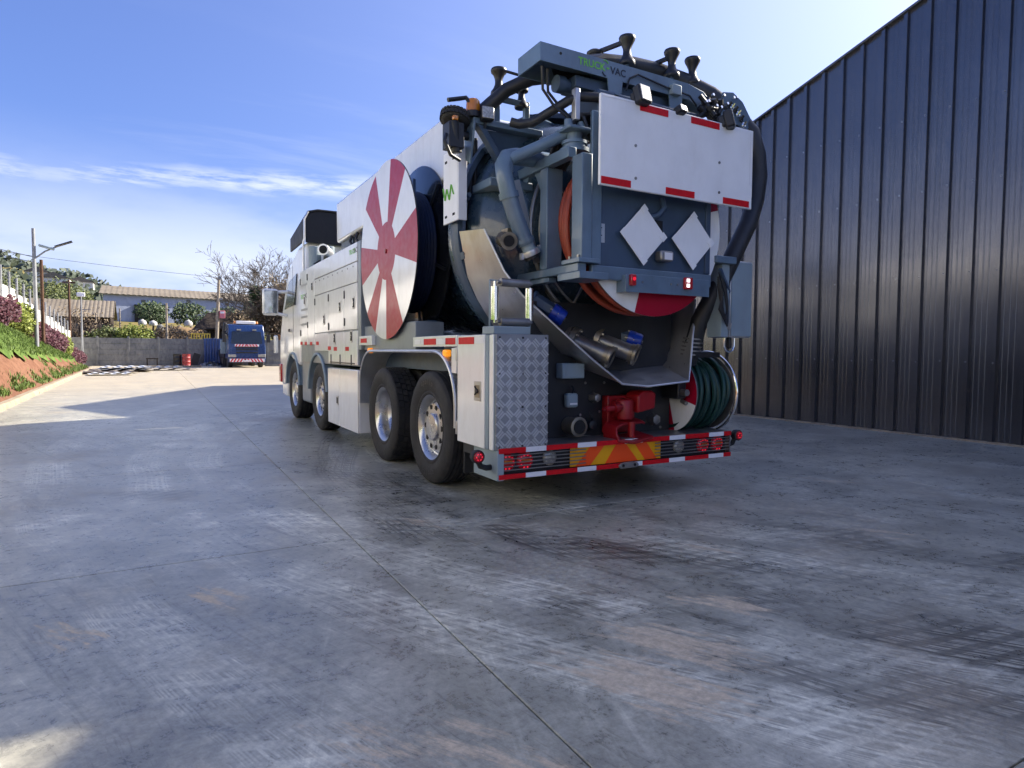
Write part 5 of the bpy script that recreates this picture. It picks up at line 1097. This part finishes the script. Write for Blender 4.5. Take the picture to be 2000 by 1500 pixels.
for k, (y, r) in enumerate(((-.135, .645), (-.075, .685), (-.015, .655), (.045, .70), (.105, .66), (.165, .64), (.225, .61))):
    q = MB(); q.tube([(CX+(r+.012*sin(3*a_+k))*cos(a_), y+.012*sin(2*a_+k*1.7), CZ+(r+.012*sin(3*a_+k))*sin(a_)) for a_ in [2*pi*i/72 for i in range(72)]], .0255, 9, closed=True); part(q, 'hose', ORANGEH, r2)
# ---- pipework left of the frame
q = MB(); q.tube([(-.50, .42, 2.775), (-.70, .40, 2.765), (-.88, .36, 2.745), (-.97, .335, 2.715), (-1.01, .32, 2.65), (-1.0, .315, 2.56), (-.955, .31, 2.40), (-.86, .31, 2.17), (-.80, .31, 2.06)], .066, 20); pp = part(q, 'discharge_pipe', SLATE, smooth=60)
for a, b2 in (((-.968, .312, 2.445), (-.955, .312, 2.40)), ((-.825, .31, 2.105), (-.812, .31, 2.075))): q = MB(); q.cyl(a, b2, .078, 20); part(q, 'pipe_collar', SLATE, pp)
q = MB(); q.cyl((-.81, .31, 2.085), (-.765, .308, 1.995), .055, 20); part(q, 'lower_pipe', GREYL, pp)
q = MB(); q.lathe([(.05, -.02), (.078, -.018), (.082, 0), (.078, .025), (.05, .03)], (-.768, .308, 2.0), (.45, 0, -.89), 22); part(q, 'coupling_ring', ALU, pp); q = MB(); q.cyl((-.758, .308, 1.98), (-.745, .308, 1.955), .062, 20); part(q, 'end_cap', BLACK, pp)
for s in (-1, 1): q = MB(); q.obox((-.765+s*.08, .308, 2.0+s*.04), (.02, .035, .05)); part(q, 'cam_lever', ALU, pp)
q = MB(); q.bar((-.835, .42, 2.58), (-.66, .38, 1.93), .055, .012, up=(0, 1, 0)); part(q, 'brace_strip', STAIN)
q = MB(); q.bar((-.80, .46, 2.60), (-.68, .44, 2.2), .03, .03); part(q, 'brace_strip', SLATE)
q = MB(); q.cyl((-.93, .46, 2.11), (-.965, .30, 2.07), .062, 22); q.lathe([(.05, -.01), (.068, -.008), (.07, .02), (.05, .022)], (-.962, .315, 2.074), (-.21, -.95, -.23), 22); q.obox((-.88, .42, 2.14), (.12, .1, .09)); vv = part(q, 'ball_valve', BRASS); q = MB(); q.cyl((-.9645, .303, 2.071), (-.967, .293, 2.069), .043, 18); part(q, 'pipe_bore', GAP, vv)
q = MB(); q.cyl((-.875, .33, 2.09), (-.835, .30, 2.21), .008, 8); part(q, 'lever', CHROME, vv); q = MB(); q.lathe([(0, -.024), (.014, -.02), (.024, 0), (.014, .02), (0, .024)], (-.832, .298, 2.225), (0, 0, 1), 14); part(q, 'lever_knob', BLACK, vv)
# white cover strip with green mark
ws = part(MB().box(-1.18, -1.16, .80, 1.09, 2.30, 2.90), 'cover_strip', WHITEM, bevel=.004); part(MB().box(-1.178, -1.10, .78, .7985, 2.30, 2.90), 'strip_edge', WHITER, ws, .003)
q = MB(); zig = [(1.08, 2.61), (1.04, 2.50), (1.0, 2.59), (.95, 2.49), (.91, 2.61), (.86, 2.52)]
for a, b2 in zip(zig, zig[1:]): q.bar((-1.1815, *a), (-1.1815, *b2), .003, .022, up=(0, b2[0]-a[0], 0) if False else (1, 0, 0))
part(q, 'green_mark', GREENT, ws, smooth=0)
for z in (2.82, 2.36):
    for y in (1.03, .87): part(MB().box(-1.1825, -1.1802, y-.022, y+.022, z-.01, z+.01), 'slot', GAP, ws)
q = MB(); q.cyl((-.97, 1.0, 2.0), (-.97, 1.0, 3.1), .035, 12); q.cyl((-.93, .98, 1.9), (-.93, .98, 3.05), .022, 10); part(q, 'vertical_pipe', BLACK)
q = MB()
for k in range(5): q.tube([(-.95+.02*k, 1.1+.05*k, 2.95-.04*k), (-.9, 1.3+.05*k, 2.85-.06*k), (-.88, 1.7, 2.72-.08*k), (-.87, 2.2, 2.6-.05*k)], .022, 8)
part(q, 'hose_bundle', BLACK)
# ---- top left head: beam, gusset, bracket, beacon, castor, lamps
hb = part(MB().box(-1.10, -.44, .66, .76, 3.06, 3.11), 'head_beam', SLATE, bevel=.006)
q = MB(); q.prism([(-1.05, 3.055), (-.46, 3.055), (-.46, 2.70), (-.70, 2.62)], 'y', .74, .76); q.prism([(-1.06, 3.055), (-1.0, 3.055), (-.68, 2.62), (-.74, 2.62)], 'y', .66, .74); part(q, 'gusset', SLATED, hb, .004, fix=True)
q = MB(); q.prism([(.62, 3.06), (.80, 3.06), (.80, 2.80), (.70, 2.74)], 'x', -1.115, -1.095); part(q, 'side_plate', SLATE, hb, .004, fix=True)
q = MB(); q.lathe([(.10, -.04), (.33, -.04), (.36, 0), (.36, .5), (0, .5)], (-.30, .9, 2.95), (0, 1, 0), 40); part(q, 'cyclone_cover', SLATE)
part(MB().box(-.75, -.42, .80, 1.3, 2.6, 3.1), 'head_box', SLATED, bevel=.02); part(MB().box(-1.0, -.6, .55, .9, 2.55, 2.62), 'head_step', SLATE, bevel=.01)
q = MB(); q.bar((-.87, .7, 3.11), (-.87, .7, 3.32), .045, .045); q.bar((-.585, .7, 3.11), (-.585, .7, 3.30), .045, .045); q.bar((-.89, .7, 3.31), (-.565, .7, 3.31), .04, .04); part(q, 'guide_bracket', SLATE, hb, .004)
def bobbin(x, y, z, h=.215, r=.068, tilt=0, parent=None):
    ax = Vector((sin(rad(tilt)), 0, cos(rad(tilt)))); q = MB(); q.lathe([(0, 0), (r*.95, 0), (r, .012), (r*.96, .03), (r*.72, .05), (r*.50, .085), (r*.46, .11), (r*.50, .135), (r*.72, .17), (r*.95, h-.03), (r, h-.012), (r*.92, h), (0, h)], (x, y, z), ax, 26); return part(q, 'hose_bobbin', BLACK, parent, smooth=50)
bobbin(-.85, .7, 3.335); bobbin(-.62, .72, 3.28, .17, .06)
q = MB(); q.tube([(-1.22, .8, 2.98), (-1.12, .78, 3.08), (-.98, .72, 3.20), (-.82, .62, 3.36), (-.66, .50, 3.44), (-.50, .40, 3.46), (-.2, .35, 3.46)], .055, 14); q.tube([(-.86, .60, 3.50), (-.74, .55, 3.47), (-.66, .5, 3.46)], .012, 8); part(q, 'guide_hose', HOSEB, smooth=60)
q = MB(); q.lathe([(0, -.05), (.07, -.05), (.10, -.045), (.118, -.025), (.122, 0), (.118, .025), (.10, .045), (.07, .05), (0, .05)], (-1.22, .75, 3.10), (.25, .2, 1), 34); kn = part(q, 'castor_tyre', RUBBER)
q = MB()
for i in range(26):
    a = 2*pi*i/26; n_ = Vector((.25, .2, 1)).normalized(); u = n_.orthogonal().normalized(); w_ = n_.cross(u); rr = u*cos(a)+w_*sin(a); tt = n_.cross(rr)
    for k in (-1, 1): q.obox(Vector((-1.22, .75, 3.10))+rr*.12+n_*.018*k+tt*.004*k, (.012, .02, .022), Matrix((rr, tt, n_)).transposed())
part(q, 'tread', RUBBER, kn, smooth=0)
q = MB(); q.lathe([(.062, 0), (.066, .0), (.066, .045), (.05, .05), (.05, 0)], (-1.085, .70, 3.11), (0, 0, 1), 22); bc = part(q, 'warning_beacon', BLACK); q = MB(); q.lathe([(.056, .045), (.06, .05), (.058, .09), (.056, .13), (.045, .145), (0, .15)], (-1.085, .70, 3.11), (0, 0, 1), 22); part(q, 'beacon_lens', AMBER, bc)
flood(-1.0, .62, 3.13, .11, .11, -5, -10)
q = MB(); q.obox((-1.26, .70, 2.93), (.13, .14, .20)); q.cyl((-1.28, .66, 3.04), (-1.24, .68, 2.80), .045, 12); q.tube([(-1.34, .66, 2.93), (-1.37, .62, 2.86), (-1.32, .62, 2.76), (-1.22, .66, 2.74)], .016, 8); q.cyl((-1.2, .74, 2.97), (-1.08, .74, 2.97), .035, 12); mo = part(q, 'hydraulic_motor', BLACK, bevel=.01)
q = MB(); q.obox((-1.275, .63, 3.055), (.045, .04, .035)); part(q, 'marker_lamp', AMBER, mo, .008)
q = MB(); q.tube([(-1.3, .72, 3.22), (-1.2, .72, 3.25), (-1.15, .70, 3.26), (-1.12, .68, 3.22)], .018, 7); q.tube([(-1.16, .7, 3.27), (-1.1, .7, 3.2), (-1.06, .72, 3.16)], .012, 7); part(q, 'castor_fork', BLACK, mo)
# ---- boom across the top
BY0, BY1 = .03, .36
q = MB(); q.box(-.86, .62, BY0, BY0+.012, 3.365, 3.50); q.box(-.86, .62, BY1-.012, BY1, 3.365, 3.50); q.box(-.86, .62, BY0+.012, BY1-.012, 3.488, 3.50); q.box(-.86, -.848, BY0+.012, BY1-.012, 3.365, 3.488); boom = part(q, 'boom', SLATE)
q = MB(); q.prism([(.622, 3.50), (.80, 3.47), (.90, 3.40), (.92, 3.30), (.82, 3.26), (.72, 3.33), (.622, 3.365)], 'y', BY0, BY1); part(q, 'boom_elbow', SLATE, boom, .006, fix=True)
part(MB().box(-.50, .60, .09, .30, 3.27, 3.36), 'boom_slide', SLATED, boom, .006); q = MB(); q.cyl((-.56, .19, 3.30), (.30, .19, 3.30), .05, 18); q.cyl((-.62, .19, 3.30), (-.55, .19, 3.30), .065, 18); part(q, 'boom_cylinder', SLATED, boom)
for x in (-.17, .47): q = MB(); q.prism([(x-.075, 3.364), (x+.075, 3.364), (x+.055, 3.19), (x-.055, 3.19)], 'y', BY0-.012, BY0-.002); q.cyl((x, BY0-.03, 3.24), (x, BY0-.012, 3.24), .02, 10); part(q, 'boom_lug', SLATE, boom, fix=True)
q = MB(); wd = text(q, 'TRUCK', .078, (-.520, BY0-.0025, 3.412), (1, 0, 0), (0, 0, 1)); part(q, 'lettering', GREENT, boom, smooth=0)
q = MB(); q.bar((-.52+wd+.01, BY0-.0025, 3.437), (-.52+wd+.035, BY0-.0025, 3.437), .002, .012); part(q, 'lettering', GREENT, boom)
q = MB(); text(q, 'VAC', .078, (-.52+wd+.048, BY0-.0025, 3.405), (1, 0, 0), (0, 0, 1)); part(q, 'lettering', DARKT, boom, smooth=0)
for (a0, a1, mt, cx, cz) in ((35, 110, GREENT, -.265, 3.452), (200, 270, DARKT, -.255, 3.415)):
    q = MB(); P = [(cx+.036*cos(rad(a0+(a1-a0)*i/8)), BY0-.003, cz+.04*sin(rad(a0+(a1-a0)*i/8))) for i in range(9)]; q.tube(P, .004, 5); part(q, 'logo_swoosh', mt, boom)
q = MB(); q.cyl((-.68, BY0-.003, 3.452), (-.68, BY0+.004, 3.452), .011, 10); part(q, 'hole', GAP, boom)
q = MB(); q.tube([(-.06, .02, 3.30), (-.03, .015, 3.40), (.05, .01, 3.445), (.2, .015, 3.43), (.36, .015, 3.41), (.5, .01, 3.40), (.62, .01, 3.39), (.7, .01, 3.32)], .008, 6); part(q, 'cable', BLACK, boom); q = MB(); q.tube([(-.80, .1, 3.36), (-.78, .12, 3.2), (-.66, .14, 3.1), (-.55, .10, 3.02)], .012, 6); part(q, 'cable', BLACK, boom); q = MB(); q.tube([(-.74, .12, 3.36), (-.72, .14, 3.2), (-.6, .14, 3.1), (-.5, .10, 3.0)], .012, 6); part(q, 'cable', BLACK, boom)
jb2 = part(MB().box(.40, .50, -.02, .028, 3.36, 3.44), 'cable_box', GREYL, boom, .006)
for (x, y, z) in ((.09, .2, 3.60), (.587, .2, 3.605), (.83, .2, 3.59)):
    bobbin(x, y, z, .23, .07); q = MB(); q.cyl((x, y, 3.45), (x, y, z), .02, 10); part(q, 'bobbin_stem', SLATED, boom)
q = MB(); q.lathe([(0, 0), (.06, 0), (.07, .012), (.07, .03), (.05, .045), (0, .05)], (-.02, .5, 3.765), (0, 0, 1), 22); part(q, 'hose_bobbin', BLACK); q = MB(); q.bar((-.0, .5, 3.80), (.09, .22, 3.80), .03, .03); q.bar((.46, .45, 3.74), (.58, .22, 3.78), .03, .03); q.bar((.09, .22, 3.80), (.09, .22, 3.5), .02, .02); part(q, 'bobbin_bracket', BLACK, boom)
q = MB(); q.tube([(-.55, .42, 3.46), (-.3, .43, 3.58), (.0, .42, 3.68), (.3, .40, 3.715), (.55, .35, 3.70), (.78, .26, 3.63), (.98, .12, 3.50), (1.16, .02, 3.345), (1.30, -.06, 3.17), (1.36, -.08, 2.98), (1.38, -.085, 2.80), (1.345, -.085, 2.58), (1.26, -.085, 2.36), (1.13, -.085, 2.15), (1.0, -.08, 1.93), (.90, -.04, 1.72), (.84, .06, 1.50), (.82, .12, 1.28), (.83, .18, 1.12)], .078, 20); sh = part(q, 'suction_hose', HOSEB, smooth=60)
q = MB()
for i in range(5): z = 1.34-.035*i; q.lathe([(.080, -.008), (.090, -.006), (.090, .006), (.080, .008)], (.822, .115+.008*i, z), (0, .1, -1), 20)
part(q, 'hose_clamp', STEELD, sh)
# elbow plate and hose bundle with bright fittings
q = MB(); op = [(.90, 3.44), (1.02, 3.46), (1.14, 3.40), (1.26, 3.26), (1.34, 3.06), (1.36, 2.96), (1.30, 2.96), (1.22, 3.10), (1.10, 3.20), (.98, 3.20), (.88, 3.24)]; q.prism(op, 'y', -.10, -.085); part(q, 'elbow_plate', SLATE, boom, fix=True)
q = MB()
for i in range(26): q.cyl((.72+random.uniform(-.05, .22), -.06+random.uniform(-.06, .05), 3.28+random.uniform(-.09, .12)), (.74+random.uniform(0, .22), -.06+random.uniform(-.05, .05), 3.30+random.uniform(-.1, .1)), .022, 8)
part(q, 'hose_bundle', BLACK, boom)
for i in range(9): x = .66+.045*i+random.uniform(-.02, .02); z = 3.34+random.uniform(-.06, .07); q = MB(); q.cyl((x, -.12, z), (x, -.14, z+.005), .012, 8); part(q, 'fitting', CHROME, boom)
for i in range(8):
    t_ = i/7; x = .96+.26*t_; z = 3.33-.23*t_*t_-.02*t_; q = MB(); q.lathe([(.018, -.008), (.027, 0), (.018, .008)], (x, -.115, z), (0, 1, 0), 12); q.cyl((x, -.105, z), (x+.01, -.135, z+.03), .011, 8); part(q, 'fitting', CHROME if i % 2 else BLACK, boom)
q = MB(); q.tube([(.70, -.02, 3.30), (.86, -.05, 3.22), (1.0, -.08, 3.14), (1.08, -.1, 3.02), (1.1, -.1, 2.9)], .028, 10); part(q, 'hydraulic_hose', BLACK, boom)
q = MB(); q.tube([(-.90, .40, 3.02), (-.84, .36, 3.0), (-.76, .30, 3.01), (-.66, .2, 3.08), (-.56, .1, 3.15), (-.48, .05, 3.18), (-.36, .0, 3.18), (-.2, -.06, 3.16)], .036, 12); part(q, 'hydraulic_hose', HOSEB, smooth=60)
for k in range(9):
    q = MB(); y = .02+.05*(k % 3); q.tube([(-.62+.02*k, .3, 2.68), (-.62+.035*k, .18, 2.86+.02*k), (-.48+.03*k, y, 3.04+.012*k), (-.30, y-.02, 3.06-.035*k), (-.1, y, 2.98-.05*k), (.2, .1, 2.8)], .017, 8); part(q, 'hydraulic_hose', BLACK, boom)
q = MB(); q.bar((-.48, .02, 3.02), (-.36, -.02, 2.72), .04, .02); part(q, 'strap', BLACK, boom)
part(MB().box(-.35, .75, .0, .3, 2.95, 3.26), 'head_block', SLATED, bevel=.02)
# ---- stainless control box on the right, hook strap, cables
bx = part(MB().box(1.02, 1.29, -.12, .12, 1.35, 2.02), 'control_box', ALU, bevel=.006); part(MB().box(1.028, 1.283, -.129, -.1215, 1.36, 2.01), 'box_door', GREYL, bx, .004)
part(MB().box(.965, 1.018, -.10, .05, 1.36, 2.0), 'box_bracket', GREYL, bx, .004); part(MB().box(.76, 1.0, -.2, -.05, 1.975, 2.035), 'bracket_arm', SLATE, bx, .006); part(MB().box(.87, .96, -.16, .0, 1.35, 1.974), 'bracket_post', GREYL, bx, .004)
q = MB(); q.bar((.95, -.15, 1.45), (.99, -.15, 1.44), .03, .06); part(q, 'box_catch', STAIN, bx); q = MB(); q.bar((1.0, -.13, 1.94), (1.04, -.14, 1.98), .01, .02); part(q, 'box_catch', STAIN, bx)
q = MB(); P = [(.98, -.1, 1.345), (.98, -.1, 1.27), (1.0, -.1, 1.235), (1.04, -.1, 1.22), (1.08, -.1, 1.235), (1.10, -.1, 1.27), (1.10, -.1, 1.345)]; q.tube(P, .010, 8); q.tube([(x+.045, y+.04, z) for x, y, z in P], .010, 8); part(q, 'hook_bar', CHROME, bx); q = MB(); q.obox((1.05, -.09, 1.30), (.035, .04, .10)); part(q, 'padlock', BLACK, bx, .01)
for k in range(5): q = MB(); q.tube([(.80, -.18, 1.86-.02*k), (.84, -.2, 1.70-.03*k), (.80+.02*k, -.2, 1.58-.02*k), (.86+.01*k, -.2, 1.50-.015*k), (.92, -.18, 1.56+.02*k), (.90, -.17, 1.72+.02*k), (.82, -.17, 1.9)], .009, 6); part(q, 'cable_loop', BLACK, bx)
q = MB(); q.bar((.80, -.2, 1.92), (.98, -.14, 1.74), .025, .025); part(q, 'bracket_stay', SLATED, bx)
# ---- green hose reel on the lower right (axis x)
GY, GZ, GR = .37, .84, .36
gr = MB(); gr.cyl((.79, GY, GZ), (1.24, GY, GZ), .2, 30); gr = part(gr, 'green_hose_reel', BLACK)
q = sector_disc(.775, GY, GZ, GR, .06, [(20, 75), (140, 195), (255, 318)], 96, 'x', .012, 1, False); part(q, 'flange', [WHITE, REDP, STEELD], gr, smooth=0)
q = MB(); q.tube([(1.255, GY+GR*1.06*cos(2*pi*i/56), GZ+GR*1.06*sin(2*pi*i/56)) for i in range(56)], .013, 8, closed=True); part(q, 'rim_ring', CHROME, gr)
q = MB(); q.lathe([(.1, 0), (GR*.98, 0), (GR*.98, .006), (.1, .006)], (1.25, GY, GZ), (1, 0, 0), 48); part(q, 'back_flange', STEELD, gr)
for k in range(11):
    r = .30+.022*sin(k*2.3); xx = .805+.041*k; q = MB(); q.tube([(xx+.022*sin(a_+k*1.3)+.012*sin(2*a_+k), GY+(r+.012*sin(3*a_+k*2))*cos(a_), GZ+(r+.012*sin(3*a_+k*2))*sin(a_)) for a_ in [2*pi*i/56 for i in range(56)]], .0215, 8, closed=True); part(q, 'hose', GREENH, gr)
for k in (1, 4, 7): r = .335; q = MB(); xx = .85+.045*k; q.tube([(xx+.05*sin(a_*1.0+k), GY+r*cos(a_), GZ+r*sin(a_)) for a_ in [2*pi*i/56 for i in range(56)]], .0205, 8, closed=True); part(q, 'hose', GREENH, gr)
part(MB().box(.66, .76, .12, .34, .80, .96), 'reel_motor', BLACK, gr, .015); q = MB(); q.cyl((.70, .14, .86), (.70, .05, .86), .03, 12); q.cyl((.74, .16, .78), (.74, .10, .76), .02, 10); part(q, 'motor_port', STEELD, gr)
part(MB().box(.78, 1.24, .30, .44, .50, .56), 'reel_stand', BLACK, gr); part(MB().box(.80, 1.1, .05, .2, 1.17, 1.22), 'reel_guard', BLACK, gr, .01)
# right hand side bodywork, in outline
part(MB().box(.9, 1.235, .7, 7.05, 1.2, 2.4), 'locker_body', WHITE, bevel=.01); part(MB().box(.9, 1.2, 3.5, 5.1, .3, 1.15), 'side_skirt', WHITE, bevel=.01)
part(MB().box(.79, 1.24, .62, .68, .5, 1.2), 'rear_frame_plate', BLACK)
